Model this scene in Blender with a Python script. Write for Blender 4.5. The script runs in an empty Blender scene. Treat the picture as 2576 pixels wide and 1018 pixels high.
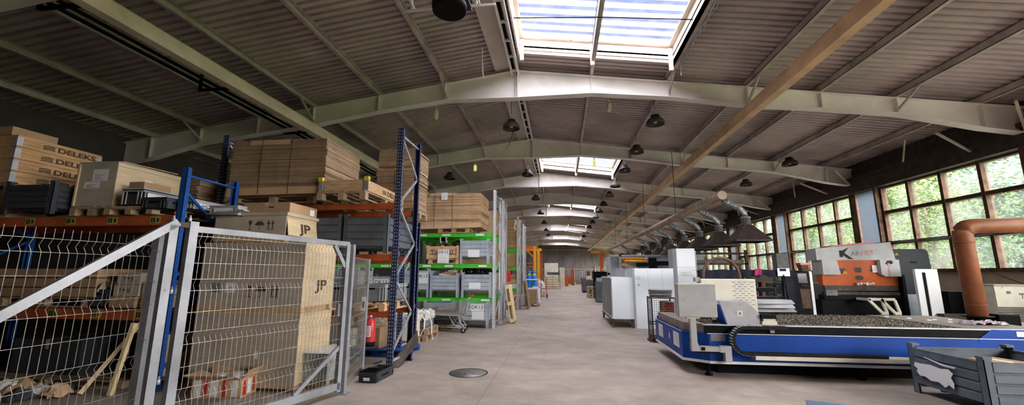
import bpy, bmesh, math, random
from mathutils import Vector, Matrix
random.seed(7)
SC = bpy.context.scene
COL = SC.collection
PI = math.pi
R = math.radians

# ---------------------------------------------------------------- camera, sky, light, exposure
cam_d = bpy.data.cameras.new('camera')
cam = bpy.data.objects.new('camera', cam_d)
COL.objects.link(cam)
cam_d.sensor_fit = 'HORIZONTAL'
cam_d.sensor_width = 36.0
cam_d.lens = 36.0 * 1018.9497 / 2576.0
cam_d.clip_start, cam_d.clip_end = 0.05, 400
_p, _y, _r = R(9.94018), R(6.87209), R(0.20303)
_fo = Vector((-math.sin(_y) * math.cos(_p), math.cos(_y) * math.cos(_p), math.sin(_p)))
_ri = Vector((math.cos(_y), math.sin(_y), 0))
_up = _ri.cross(_fo)
_r2 = _ri * math.cos(_r) + _up * math.sin(_r)
_u2 = _up * math.cos(_r) - _ri * math.sin(_r)
cam.matrix_world = Matrix(((_r2.x, _u2.x, -_fo.x, 0), (_r2.y, _u2.y, -_fo.y, 0), (_r2.z, _u2.z, -_fo.z, 1.6), (0, 0, 0, 1)))
SC.camera = cam

world = bpy.data.worlds.new('sky')
SC.world = world
world.use_nodes = True
_n = world.node_tree.nodes
_n.clear()
_out = _n.new('ShaderNodeOutputWorld')
_bg = _n.new('ShaderNodeBackground')
_bg.inputs[0].default_value = (0.95, 0.96, 1.0, 1)
_bg.inputs[1].default_value = 1.6
world.node_tree.links.new(_bg.outputs[0], _out.inputs[0])

SC.view_settings.view_transform = 'Standard'
SC.view_settings.look = 'None'
SC.view_settings.gamma = 1
SC.view_settings.use_curve_mapping = False
SC.view_settings.exposure = 0.12
# hazy high sun, very soft: comes down through the roof lights and over the trees
_s = bpy.data.lights.new('hazy_sun', 'SUN')
_s.energy = 78.0
_s.angle = R(160)
_s.color = (1.0, .955, .92)
_so = bpy.data.objects.new('hazy_sun', _s)
_so.rotation_euler = (R(30), R(24), 0)
COL.objects.link(_so)
cy = SC.cycles
cy.max_bounces = 9
cy.diffuse_bounces = 6
cy.glossy_bounces = 3
cy.transmission_bounces = 4
cy.transparent_max_bounces = 16
cy.caustics_reflective = False
cy.caustics_refractive = False
cy.sample_clamp_indirect = 8


def portal(name, loc, rot, sx, sy):
    """Sky portal in a daylight opening."""
    l = bpy.data.lights.new(name, 'AREA')
    l.shape = 'RECTANGLE'
    l.size, l.size_y = sx, sy
    l.cycles.is_portal = True
    o = bpy.data.objects.new(name, l)
    o.location = loc
    o.rotation_euler = rot
    COL.objects.link(o)


G0, BAY = 10.76, 6.0
SKYBAYS = (0, 2, 4, 6, 8, 10)
XR, ZR, SL = -1.16, 7.29, 0.1366
XW, XL, YB = 11.3, -13.6, 76.6
for i in SKYBAYS:
    y0 = G0 - BAY + BAY * i + 0.7
    portal('sky_portal', (0.95, y0 + 2.25, 7.95), (0, R(7.8), 0), 3.9, 4.5)
for i in range(0, 11):
    y0 = G0 - BAY + BAY * i
    portal('window_portal', (XW + 0.2, y0 + 2.5, 3.2), (0, R(90), 0), 2.9, 4.9)


# ---------------------------------------------------------------- helpers
class B:
    """collects shapes in one bmesh"""

    def __init__(s):
        s.bm = bmesh.new()
        s.mi = 0

    def face(s, pts):
        vs = [s.bm.verts.new(p) for p in pts]
        f = s.bm.faces.new(vs)
        f.material_index = s.mi
        return f

    def hull8(s, p):
        vs = [s.bm.verts.new(q) for q in p]
        for f in ((3, 2, 1, 0), (4, 5, 6, 7), (0, 1, 5, 4), (1, 2, 6, 5), (2, 3, 7, 6), (3, 0, 4, 7)):
            s.bm.faces.new([vs[i] for i in f]).material_index = s.mi
        return s

    def box(s, x0, x1, y0, y1, z0, z1):
        return s.hull8([(x0, y0, z0), (x1, y0, z0), (x1, y1, z0), (x0, y1, z0), (x0, y0, z1), (x1, y0, z1), (x1, y1, z1), (x0, y1, z1)])

    def bar(s, p, q, w, h, up=(0, 0, 1)):
        """box section bar from p to q, w wide across, h along up"""
        p, q = Vector(p), Vector(q)
        d = (q - p).normalized()
        u = Vector(up)
        if abs(d.dot(u)) > .99:
            u = Vector((0, 1, 0))
        a = d.cross(u).normalized()
        b = a.cross(d)
        a, b = a * w / 2, b * h / 2
        return s.hull8([p - a - b, p + a - b, q + a - b, q - a - b, p - a + b, p + a + b, q + a + b, q - a + b])

    def prism(s, poly, axis, a, c):
        """extrude a 2-d polygon along axis from a to c"""
        def m(u, v, t):
            return {'x': (t, u, v), 'y': (u, t, v), 'z': (u, v, t)}[axis]
        n = len(poly)
        lo = [s.bm.verts.new(m(u, v, a)) for u, v in poly]
        hi = [s.bm.verts.new(m(u, v, c)) for u, v in poly]
        s.bm.faces.new(lo[::-1]).material_index = s.mi
        s.bm.faces.new(hi).material_index = s.mi
        for i in range(n):
            j = (i + 1) % n
            s.bm.faces.new((lo[i], lo[j], hi[j], hi[i])).material_index = s.mi
        return s

    def tube(s, pts, r, seg=8, closed=False, taper=None):
        pts = [Vector(p) for p in pts]
        n = len(pts)
        rings = []
        for i, p in enumerate(pts):
            if closed:
                d = pts[(i + 1) % n] - pts[i - 1]
            else:
                d = pts[min(i + 1, n - 1)] - pts[max(i - 1, 0)]
            d.normalize()
            u = Vector((0, 0, 1)) if abs(d.z) < .9 else Vector((0, 1, 0))
            a = d.cross(u).normalized()
            b = a.cross(d)
            rr = r if taper is None else r + (taper - r) * i / (n - 1)
            rings.append([s.bm.verts.new(p + a * rr * math.cos(2 * PI * k / seg) + b * rr * math.sin(2 * PI * k / seg)) for k in range(seg)])
        m = n if closed else n - 1
        for i in range(m):
            A, C = rings[i], rings[(i + 1) % n]
            for k in range(seg):
                f = s.bm.faces.new((A[k], C[k], C[(k + 1) % seg], A[(k + 1) % seg]))
                f.smooth = seg > 6
                f.material_index = s.mi
        if not closed:
            s.bm.faces.new(rings[0]).material_index = s.mi
            s.bm.faces.new(rings[-1][::-1]).material_index = s.mi
        return s

    def lathe(s, prof, seg=20, c=(0, 0, 0), axis='z', flat=False):
        rings = []
        for r, z in prof:
            ring = []
            for k in range(seg):
                a = 2 * PI * k / seg
                u, v = r * math.cos(a), r * math.sin(a)
                q = {'z': (u, v, z), 'y': (u, z, v), 'x': (z, u, v)}[axis]
                ring.append(s.bm.verts.new((q[0] + c[0], q[1] + c[1], q[2] + c[2])))
            rings.append(ring)
        for A, C in zip(rings, rings[1:]):
            for k in range(seg):
                f = s.bm.faces.new((A[k], A[(k + 1) % seg], C[(k + 1) % seg], C[k]))
                f.smooth = not flat
                f.material_index = s.mi
        if prof[0][0] > 1e-4:
            s.bm.faces.new(rings[0][::-1]).material_index = s.mi
        if prof[-1][0] > 1e-4:
            s.bm.faces.new(rings[-1]).material_index = s.mi
        return s

    def sheet(s, fn, nu, nv, smooth=True):
        g = [[s.bm.verts.new(fn(i / nu, j / nv)) for j in range(nv + 1)] for i in range(nu + 1)]
        for i in range(nu):
            for j in range(nv):
                f = s.bm.faces.new((g[i][j], g[i + 1][j], g[i + 1][j + 1], g[i][j + 1]))
                f.smooth = smooth
                f.material_index = s.mi
        return s

    def frame(s, x0, x1, z0, z1, t, y0, y1):
        """rectangular ring in the x-z plane"""
        s.box(x0, x1, y0, y1, z0, z0 + t).box(x0, x1, y0, y1, z1 - t, z1)
        return s.box(x0, x0 + t, y0, y1, z0 + t, z1 - t).box(x1 - t, x1, y0, y1, z0 + t, z1 - t)

    def xf(s, M):
        bmesh.ops.transform(s.bm, matrix=M, verts=s.bm.verts)
        return s

    def bevel(s, w, seg=1):
        bmesh.ops.remove_doubles(s.bm, verts=s.bm.verts, dist=1e-5)
        bmesh.ops.bevel(s.bm, geom=[e for e in s.bm.edges if len(e.link_faces) == 2 and e.calc_face_angle() > .5], offset=w, segments=seg, affect='EDGES', profile=.5)
        return s

    def mesh(s, name, mats):
        bmesh.ops.recalc_face_normals(s.bm, faces=s.bm.faces)
        me = bpy.data.meshes.new(name)
        s.bm.to_mesh(me)
        s.bm.free()
        for m in (mats if isinstance(mats, (list, tuple)) else [mats]):
            me.materials.append(m)
        return me


def obj(name, b, mat, parent=None, loc=(0, 0, 0), rot=(0, 0, 0)):
    me = b if isinstance(b, bpy.types.Mesh) else b.mesh(name, mat)
    o = bpy.data.objects.new(name, me)
    COL.objects.link(o)
    o.location = loc
    o.rotation_euler = rot
    if parent:
        o.parent = parent
    return o


def tag(o, label, cat, group=None, kind=None):
    o['label'] = label
    o['category'] = cat
    if group:
        o['group'] = group
    if kind:
        o['kind'] = kind
    return o


def thing(name, label, cat, loc=(0, 0, 0), rz=0, group=None):
    o = bpy.data.objects.new(name, None)
    COL.objects.link(o)
    o.empty_display_size = .1
    o.location = loc
    o.rotation_euler = (0, 0, rz)
    return tag(o, label, cat, group)


def struct(name, b, mat, label=None, parent=None, loc=(0, 0, 0)):
    o = obj(name, b, mat, parent, loc)
    o['kind'] = 'structure'
    if label:
        o['label'] = label
    return o


def kids(o):
    return [c for c in bpy.data.objects if c.parent == o]


def dup(root, loc, rz=0, label=None, group=None, scale=None):
    r = root.copy()
    COL.objects.link(r)
    r.location = loc
    r.rotation_euler = (0, 0, rz)
    if scale:
        r.scale = scale
    if label:
        r['label'] = label
    if group:
        r['group'] = group
    for ch in kids(root):
        c = ch.copy()
        COL.objects.link(c)
        c.parent = r
        for g in kids(ch):
            d = g.copy()
            COL.objects.link(d)
            d.parent = c
    return r


def text(name, s, size, mat, parent, loc, rot, ext=.001, align='CENTER', sx=1.0, bold=0.0):
    cu = bpy.data.curves.new(name, 'FONT')
    cu.body = s
    cu.size = size
    cu.extrude = ext
    cu.offset = bold
    cu.align_x = align
    cu.align_y = 'CENTER'
    o = bpy.data.objects.new(name, cu)
    COL.objects.link(o)
    dg = bpy.context.evaluated_depsgraph_get()
    me = bpy.data.meshes.new_from_object(o.evaluated_get(dg))
    bpy.data.objects.remove(o)
    me.materials.clear()
    me.materials.append(mat)
    o = bpy.data.objects.new(name, me)
    COL.objects.link(o)
    o.location = loc
    o.rotation_euler = rot
    o.scale = (sx, 1, 1)
    o.parent = parent
    return o


# ---------------------------------------------------------------- materials
MATS = {}


def node(nt, t, **kw):
    n = nt.nodes.new(t)
    for k, v in kw.items():
        setattr(n, k, v)
    return n


def pm(name, col, rough=.6, metal=0.0, var=.18, scale=6.0, bump=.0, dark=None, stretch=(1, 1, 1), spots=0.0, spotcol=(.12, .08, .05), seed=0.0):
    """painted / dusty surface: base colour with two octaves of uneven wear"""
    m = bpy.data.materials.new(name)
    m.use_nodes = True
    nt = m.node_tree
    bs = nt.nodes['Principled BSDF']
    bs.inputs['Roughness'].default_value = rough
    bs.inputs['Metallic'].default_value = metal
    bs.inputs['Specular IOR Level'].default_value = .5 if rough < .42 else .22
    L = nt.links.new
    tc = node(nt, 'ShaderNodeTexCoord')
    mp = node(nt, 'ShaderNodeMapping')
    mp.inputs['Scale'].default_value = stretch
    mp.inputs['Location'].default_value = (seed, seed * 1.7, 0)
    L(tc.outputs['Object'], mp.inputs[0])
    nz = node(nt, 'ShaderNodeTexNoise')
    nz.inputs['Scale'].default_value = scale
    nz.inputs['Detail'].default_value = 5
    nz.inputs['Roughness'].default_value = .62
    L(mp.outputs[0], nz.inputs['Vector'])
    mx = node(nt, 'ShaderNodeMix', data_type='RGBA')
    d = dark or [c * (1 - var * 1.6) for c in col]
    mx.inputs[6].default_value = (*d, 1)
    mx.inputs[7].default_value = (*[min(1, c * (1 + var * .5)) for c in col], 1)
    rp = node(nt, 'ShaderNodeMapRange')
    rp.inputs[1].default_value, rp.inputs[2].default_value = .32, .62
    L(nz.outputs['Fac'], rp.inputs[0])
    L(rp.outputs[0], mx.inputs[0])
    last = mx.outputs[2]
    if spots:
        n2 = node(nt, 'ShaderNodeTexNoise')
        n2.inputs['Scale'].default_value = scale * 4.3
        n2.inputs['Detail'].default_value = 3
        L(mp.outputs[0], n2.inputs['Vector'])
        r2 = node(nt, 'ShaderNodeMapRange')
        r2.inputs[1].default_value, r2.inputs[2].default_value = .72 - spots * .25, .80 - spots * .22
        L(n2.outputs['Fac'], r2.inputs[0])
        m2 = node(nt, 'ShaderNodeMix', data_type='RGBA')
        m2.inputs[7].default_value = (*spotcol, 1)
        L(r2.outputs[0], m2.inputs[0])
        L(last, m2.inputs[6])
        last = m2.outputs[2]
    L(last, bs.inputs['Base Color'])
    if bump:
        bp = node(nt, 'ShaderNodeBump')
        bp.inputs['Strength'].default_value = bump
        bp.inputs['Distance'].default_value = .02
        L(nz.outputs['Fac'], bp.inputs['Height'])
        L(bp.outputs[0], bs.inputs['Normal'])
    MATS[name] = m
    return m


def wood(name, col, dark, scale=3.0, axis=0, rough=.75):
    """plank wood: grain stretched along one axis"""
    st = [14, 14, 14]
    st[axis] = 1.0
    return pm(name, col, rough, 0, .2, scale, .15, dark, stretch=st)


def layered(name, col, dark, n=42, rough=.85):
    """stacked corrugated board: dark gaps between the sheets, along z"""
    m = pm(name, col, rough, 0, .16, 3.0, 0)
    nt = m.node_tree
    L = nt.links.new
    bs = nt.nodes['Principled BSDF']
    src = bs.inputs['Base Color'].links[0].from_socket
    tc = node(nt, 'ShaderNodeTexCoord')
    mp = node(nt, 'ShaderNodeMapping')
    mp.inputs['Scale'].default_value = (.25, .25, n)
    L(tc.outputs['Object'], mp.inputs[0])
    nz = node(nt, 'ShaderNodeTexNoise')
    nz.inputs['Scale'].default_value = 1.0
    nz.inputs['Detail'].default_value = 4
    nz.inputs['Roughness'].default_value = .7
    L(mp.outputs[0], nz.inputs['Vector'])
    rp = node(nt, 'ShaderNodeMapRange')
    rp.inputs[1].default_value, rp.inputs[2].default_value = .36, .52
    L(nz.outputs['Fac'], rp.inputs[0])
    mx = node(nt, 'ShaderNodeMix', data_type='RGBA')
    mx.inputs[6].default_value = (*dark, 1)
    L(rp.outputs[0], mx.inputs[0])
    L(src, mx.inputs[7])
    L(mx.outputs[2], bs.inputs['Base Color'])
    bp = node(nt, 'ShaderNodeBump')
    bp.inputs['Strength'].default_value = .5
    bp.inputs['Distance'].default_value = .01
    L(rp.outputs[0], bp.inputs['Height'])
    L(bp.outputs[0], bs.inputs['Normal'])
    return m


def emis(name, col, s):
    m = pm(name, col, .5)
    bs = m.node_tree.nodes['Principled BSDF']
    bs.inputs['Emission Color'].default_value = (*col, 1)
    bs.inputs['Emission Strength'].default_value = s
    return m


def sheer(name, col, dirt, fac, scale=2.0, amount=.5, trans=.5):
    """dirty pane: see-through tint mixed with a diffusing film"""
    m = bpy.data.materials.new(name)
    m.use_nodes = True
    nt = m.node_tree
    nt.nodes.clear()
    L = nt.links.new
    out = node(nt, 'ShaderNodeOutputMaterial')
    tr = node(nt, 'ShaderNodeBsdfTransparent')
    tr.inputs[0].default_value = (*col, 1)
    tl = node(nt, 'ShaderNodeBsdfTranslucent')
    tl.inputs[0].default_value = (*dirt, 1)
    df = node(nt, 'ShaderNodeBsdfDiffuse')
    df.inputs[0].default_value = (*dirt, 1)
    md = node(nt, 'ShaderNodeMixShader')
    md.inputs[0].default_value = 1 - trans
    L(tl.outputs[0], md.inputs[1])
    L(df.outputs[0], md.inputs[2])
    tc = node(nt, 'ShaderNodeTexCoord')
    nz = node(nt, 'ShaderNodeTexNoise')
    nz.inputs['Scale'].default_value = scale
    nz.inputs['Detail'].default_value = 6
    L(tc.outputs['Object'], nz.inputs['Vector'])
    rp = node(nt, 'ShaderNodeMapRange')
    rp.inputs[1].default_value, rp.inputs[2].default_value = .3, .7
    rp.inputs[3].default_value, rp.inputs[4].default_value = max(0, fac - amount / 2), min(1, fac + amount / 2)
    L(nz.outputs['Fac'], rp.inputs[0])
    ms = node(nt, 'ShaderNodeMixShader')
    L(rp.outputs[0], ms.inputs[0])
    L(tr.outputs[0], ms.inputs[1])
    L(md.outputs[0], ms.inputs[2])
    L(ms.outputs[0], out.inputs[0])
    MATS[name] = m
    return m


M_cream = pm('cream_steel_paint', (.82, .71, .59), .5, 0, .12, 1.5, spots=.1)
M_girder = pm('grey_girder_paint', (.84, .80, .76), .5, 0, .10, .9)
M_purlin = pm('dusty_purlin_paint', (.50, .44, .41), .6, 0, .2, 2)
M_roof = pm('brown_grey_roof_sheet', (.50, .42, .405), .6, 0, .22, .45)
M_roof2 = pm('smooth_ridge_sheet', (.58, .50, .44), .6, 0, .12, .8)
M_orangebeam = pm('tan_crane_rail_paint', (.70, .47, .29), .5, 0, .15, 2)
M_black = pm('black_enamel', (.008, .008, .010), .5, 0, .2, 8)
M_black.node_tree.nodes['Principled BSDF'].inputs['Specular IOR Level'].default_value = .06
M_darkmetal = pm('dark_brown_steel', (.07, .055, .048), .55, .2, .3, 6)
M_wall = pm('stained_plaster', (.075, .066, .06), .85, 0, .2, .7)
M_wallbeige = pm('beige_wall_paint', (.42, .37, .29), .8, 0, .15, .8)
M_tin = pm('weathered_tin_sheet', (.20, .18, .185), .6, .1, .3, .6, stretch=(1, 1, .25))
M_rust = pm('rusty_brown_frame', (.13, .075, .05), .75, 0, .35, 5, spots=.25, spotcol=(.35, .22, .10))
M_galv = pm('galvanised_steel', (.52, .54, .56), .42, .6, .15, 5)


# ---------------------------------------------------------------- the hall
def zroof(x):
    return ZR - SL * abs(x - XR)


def floor_material():
    m = pm('worn_concrete', (.40, .335, .275), .55, 0, .14, .55, .04)
    nt = m.node_tree
    L = nt.links.new
    bs = nt.nodes['Principled BSDF']
    src = bs.inputs['Base Color'].links[0].from_socket
    tc = node(nt, 'ShaderNodeTexCoord')
    # scuffs dragged along the aisle
    mp = node(nt, 'ShaderNodeMapping')
    mp.inputs['Scale'].default_value = (1.0, 1.5, 1)
    mp.inputs['Rotation'].default_value = (0, 0, .35)
    L(tc.outputs['Object'], mp.inputs[0])
    n1 = node(nt, 'ShaderNodeTexNoise')
    n1.inputs['Scale'].default_value = 1.5
    n1.inputs['Detail'].default_value = 9
    n1.inputs['Roughness'].default_value = .72
    L(mp.outputs[0], n1.inputs['Vector'])
    r1 = node(nt, 'ShaderNodeMapRange')
    r1.inputs[1].default_value, r1.inputs[2].default_value = .38, .66
    r1.inputs[3].default_value, r1.inputs[4].default_value = .80, 1.10
    L(n1.outputs['Fac'], r1.inputs[0])
    mul = node(nt, 'ShaderNodeMix', data_type='RGBA', blend_type='MULTIPLY')
    mul.inputs[0].default_value = 1
    L(src, mul.inputs[6])
    L(r1.outputs[0], mul.inputs[7])
    # control joints cut along x = -1.05 and every 6 m across, thin cracks
    sp = node(nt, 'ShaderNodeSeparateXYZ')
    nzj = node(nt, 'ShaderNodeTexNoise')
    nzj.inputs['Scale'].default_value = 3
    L(tc.outputs['Object'], nzj.inputs['Vector'])
    L(tc.outputs['Object'], sp.inputs[0])

    def near(sock, period, off, w):
        a = node(nt, 'ShaderNodeMath', operation='ADD')
        a.inputs[1].default_value = off
        L(sock, a.inputs[0])
        w1 = node(nt, 'ShaderNodeMath', operation='PINGPONG')
        w1.inputs[1].default_value = period / 2
        L(a.outputs[0], w1.inputs[0])
        c = node(nt, 'ShaderNodeMath', operation='LESS_THAN')
        c.inputs[1].default_value = w
        L(w1.outputs[0], c.inputs[0])
        return c.outputs[0]
    j1 = near(sp.outputs[0], 6.0, 1.07, .006)
    j2 = near(sp.outputs[1], 6.0, -7.35, .005)
    vo = node(nt, 'ShaderNodeTexVoronoi', feature='DISTANCE_TO_EDGE')
    vo.inputs['Scale'].default_value = .28
    mpv = node(nt, 'ShaderNodeMix', data_type='VECTOR')
    mpv.inputs[0].default_value = .25
    L(tc.outputs['Object'], mpv.inputs[4])
    L(nzj.outputs['Color'], mpv.inputs[5])
    L(mpv.outputs[1], vo.inputs['Vector'])
    cr = node(nt, 'ShaderNodeMath', operation='LESS_THAN')
    cr.inputs[1].default_value = .0008
    L(vo.outputs['Distance'], cr.inputs[0])
    mxa = node(nt, 'ShaderNodeMath', operation='MAXIMUM')
    L(j1, mxa.inputs[0])
    L(j2, mxa.inputs[1])
    mxb = node(nt, 'ShaderNodeMath', operation='MAXIMUM')
    L(mxa.outputs[0], mxb.inputs[0])
    L(cr.outputs[0], mxb.inputs[1])
    sc = node(nt, 'ShaderNodeMath', operation='MULTIPLY')
    sc.inputs[1].default_value = .55
    L(mxb.outputs[0], sc.inputs[0])
    fin = node(nt, 'ShaderNodeMix', data_type='RGBA')
    fin.inputs[7].default_value = (.13, .105, .085, 1)
    L(sc.outputs[0], fin.inputs[0])
    L(mul.outputs[2], fin.inputs[6])
    L(fin.outputs[2], bs.inputs['Base Color'])
    return m


struct('floor', B().box(XL - .3, XW + .3, -4, YB + .3, -.25, 0), floor_material())


def roof_side(xa, xb, holes, name):
    """trapezoidal sheet with ribs running from eave to ridge"""
    b = B()
    P = .19
    prof = []
    y = -4.0
    while y < YB + .2:
        prof += [(y, 0), (y + P * .58, 0), (y + P * .64, .075), (y + P * .92, .075)]
        y += P
    xs = [xa, xb] if not holes else [xa, *holes, xb]
    for x0, x1 in zip(xs, xs[1:]):
        cut = bool(holes) and abs(x0 - holes[0]) < 1e-6
        for (ya, za), (yb_, zb) in zip(prof, prof[1:]):
            ym = (ya + yb_) / 2
            if cut and any(G0 - BAY + BAY * i + .7 < ym < G0 - .86 + BAY * i for i in SKYBAYS):
                continue
            z0, z1 = zroof(x0) + .2, zroof(x1) + .2
            for dz, fl in ((0, 1),):
                b.face([(x0, ya, z0 + za), (x1, ya, z1 + za), (x1, yb_, z1 + zb), (x0, yb_, z0 + zb)])
    # top skin gives the sheet its thickness and keeps the daylight out
    b2 = []
    for x0, x1 in zip(xs, xs[1:]):
        if holes and abs(x0 - holes[0]) < 1e-6:
            segs = []
            y = -4.0
            for i in SKYBAYS:
                segs.append((y, G0 - BAY + BAY * i + .7))
                y = G0 - .86 + BAY * i
            segs.append((y, YB + .2))
        else:
            segs = [(-4.0, YB + .2)]
        for ya, yb_ in segs:
            z0, z1 = zroof(x0) + .29, zroof(x1) + .29
            b.hull8([(x0, ya, z0), (x1, ya, z1), (x1, yb_, z1), (x0, yb_, z0), (x0, ya, z0 + .05), (x1, ya, z1 + .05), (x1, yb_, z1 + .05), (x0, yb_, z0 + .05)])
    return struct(name, b, M_roof)


SKX0, SKX1 = -1.0, 2.9
roof_side(XL - .3, XR, None, 'ceiling')
roof_side(XR, XW + .5, (SKX0, SKX1), 'ceiling')

# girders
BOT = [(-13.58, 4.95), (-12.6, 5.07), (-10.93, 5.5), (-7.27, 5.94), (-5.27, 6.27), (-3.24, 6.52), (-1.16, 6.49), (.92, 6.51), (2.95, 6.30), (4.95, 5.98), (6.71, 5.80), (8.44, 5.59), (10.29, 5.13), (11.25, 4.96)]
STX = [-12.6, -10.93, -9.05, -7.27, -5.25, -3.24, -1.16, .92, 2.95, 4.95, 6.71, 8.44, 10.29]


def zbot(x):
    for (a, za), (c, zc) in zip(BOT, BOT[1:]):
        if a <= x <= c:
            return za + (zc - za) * (x - a) / (c - a)


def girder_mesh():
    b = B()
    for (a, za), (c, zc) in zip(BOT, BOT[1:]):
        cuts = [a] + ([XR] if a < XR < c else []) + [c]
        for u, v in zip(cuts, cuts[1:]):
            p = [(u, zbot(u)), (v, zbot(v)), (v, zroof(v)), (u, zroof(u))]
            b.prism(p, 'y', -.008, .008)
            b.prism([(u, zbot(u) - .015), (v, zbot(v) - .015), (v, zbot(v)), (u, zbot(u))], 'y', -.13, .13)
            b.prism([(u, zroof(u)), (v, zroof(v)), (v, zroof(v) + .014), (u, zroof(u) + .014)], 'y', -.13, .13)
    return b


def stiff_mesh():
    b = B()
    for x in STX:
        for d in ((-.02, .02) if x == XR else (0,)):
            for y0, y1 in ((-.115, -.008), (.008, .115)):
                b.box(x + d - .007, x + d + .007, y0, y1, zbot(x) + .001, zroof(x) - .001)
    # bolted ridge splice
    for k in range(5):
        b.lathe([(.016, 0), (.016, .02)], 6, (XR + .055, -.04, zbot(XR) + .1 + .14 * k), 'y')
    return b


def strut_mesh():
    b = B()
    for x in (-10.93, -7.27, -3.24, 2.95, 4.95, 8.44):
        b.bar((x + .02, -.75, zroof(x) + .02), (x + .02, -.02, zbot(x) + .06), .045, .045)
    return b


gm, sm, tm = girder_mesh().mesh('girder', M_girder), stiff_mesh().mesh('stiffener', M_girder), strut_mesh().mesh('knee_strut', M_purlin)
for i in range(-1, 11):
    g = struct('trim_%d' % (i + 2), gm, None, loc=(0, G0 + BAY * i, 0))
    obj('stiffener', sm, None, g)
    obj('knee_strut', tm, None, g)
tn = 20
for x in STX:
    b = B()
    w = .05
    zt = zroof(x) + .02
    b.box(x - w, x - w + .012, -4, YB, zt, zt + .175)
    b.box(x - w, x + w, -4, YB, zt, zt + .012)
    b.box(x - w, x + w, -4, YB, zt + .163, zt + .175)
    b.box(x + w - .012, x + w, -4, YB, zt + .012, zt + .04)
    struct('trim_%d' % tn, b, M_purlin)
    tn += 1
# flat ridge sheet and the lattice rail next to the ridge
b = B()
b.hull8([(-1.78, -4, 7.30), (-1.34, -4, 7.36), (-1.34, YB, 7.36), (-1.78, YB, 7.30), (-1.78, -4, 7.32), (-1.34, -4, 7.38), (-1.34, YB, 7.38), (-1.78, YB, 7.32)])
struct('trim_40', b, M_roof2)
b = B()
for x in (-1.30, -1.12):
    b.box(x - .025, x + .025, -4, YB, 7.20, 7.27)
y = -3.0
while y < YB:
    b.box(-1.30, -1.12, y, y + .05, 7.21, 7.26)
    y += .75
struct('trim_41', b, M_girder)
b = B().box(-1.29, -1.13, -4, YB, 7.33, 7.345)
struct('trim_42', b, M_black)

# skylights
M_sky_sheet = sheer('translucent_corrugated_sheet', (.80, .80, .82), (.95, .95, .97), .12, 3, .04, .85)
M_sky_clear = sheer('clear_corrugated_sheet', (.42, .46, .60), (.85, .86, .95), .02, 3, .02, .85)
wn = 30
for i in SKYBAYS:
    y0, y1 = G0 - BAY + BAY * i + .7, G0 - .86 + BAY * i
    xm = (SKX0 + SKX1) / 2
    b = B()
    H = .43
    for (x0, x1, ya, yb_) in ((SKX0 - .04, SKX0, y0 - .04, y1 + .04), (SKX1, SKX1 + .04, y0 - .04, y1 + .04)):
        z = min(zroof(x0), zroof(x1))
        b.box(x0, x1, ya, yb_, z + .02, z + .2 + H)
    for ya, yb_ in ((y0 - .04, y0), (y1, y1 + .04)):
        b.prism([(SKX0, zroof(SKX0) + .12), (SKX1, zroof(SKX1) + .12), (SKX1, zroof(SKX1) + .2 + H), (SKX0, zroof(SKX0) + .2 + H)], 'y', ya, yb_)
    # inner ledge under the sheets
    for (x0, x1) in ((SKX0, SKX0 + .1), (SKX1 - .1, SKX1)):
        z = zroof((x0 + x1) / 2) + .2 + H
        b.box(x0, x1, y0, y1, z - .09, z - .05)
    for ya, yb_ in ((y0, y0 + .09), (y1 - .09, y1)):
        b.prism([(SKX0 + .1, zroof(SKX0 + .1) + .53), (SKX1 - .1, zroof(SKX1 - .1) + .53), (SKX1 - .1, zroof(SKX1 - .1) + .58), (SKX0 + .1, zroof(SKX0 + .1) + .58)], 'y', ya, yb_)
    for x in (SKX0 + .06, xm - .06, SKX1 - .06):
        b.box(x - .05, x + .05, y1 - .05, y1, zroof(x) - .1, zroof(x) + .5)
    w = struct('window_%d' % wn, b, M_cream)
    wn += 1
    # corrugated sheets, crest and trough as alternating strips
    for nm, mt, ph in (('pane', M_sky_sheet, 0), ('pane', M_sky_clear, 1)):
        b = B()
        y = y0 - .02
        k = 0
        while y < y1:
            if k % 2 == ph:
                for xa, xb in ((SKX0, xm - .03), (xm + .03, SKX1)):
                    za, zb = zroof(xa) + .2 + H, zroof(xb) + .2 + H
                    d = .0 if ph else .03
                    e = min(y + .165, y1)
                    b.hull8([(xa, y, za + d), (xb, y, zb + d), (xb, e, zb + d), (xa, e, za + d), (xa, y, za + d + .004), (xb, y, zb + d + .004), (xb, e, zb + d + .004), (xa, e, za + d + .004)])
            y += .165
            k += 1
        obj(nm, b, mt, w)
    b = B().box(xm - .05, xm - .01, y0 - .4, y1 + .1, zroof(xm) + .12, zroof(xm) + .62).box(xm + .02, xm + .05, y0, y1, zroof(xm) + .3, zroof(xm) + .62)
    obj('glazing_bar', b, M_darkmetal, w)

# walls
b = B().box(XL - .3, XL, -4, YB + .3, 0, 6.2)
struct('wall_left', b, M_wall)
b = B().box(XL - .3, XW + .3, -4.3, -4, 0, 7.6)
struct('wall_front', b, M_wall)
# back wall: masonry plinth and ribbed tin sheets
b = B()
prof = []
x = XL
while x < XW:
    prof += [(x, YB), (x + .13, YB), (x + .16, YB + .022), (x + .26, YB + .022)]
    x += .29
for (xa, ya), (xb, yb_) in zip(prof, prof[1:]):
    b.face([(xa, ya, 0), (xb, yb_, 0), (xb, yb_, 7.6), (xa, ya, 7.6)])
b.box(XL - .3, XW + .3, YB + .06, YB + .3, 0, 7.7)
struct('wall_back', b, M_tin)
b = B()
for z in (2.35, 5.9):
    b.box(XL, XW, YB - .16, YB - .02, z, z + .16)
for x in (-9, -5.2, -1.4, 2.4, 6.2, 10):
    b.box(x - .1, x + .1, YB - .2, YB - .02, 0, 3.0)
struct('trim_43', b, pm('pinkish_wall_rail', (.42, .29, .25), .6))

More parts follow.
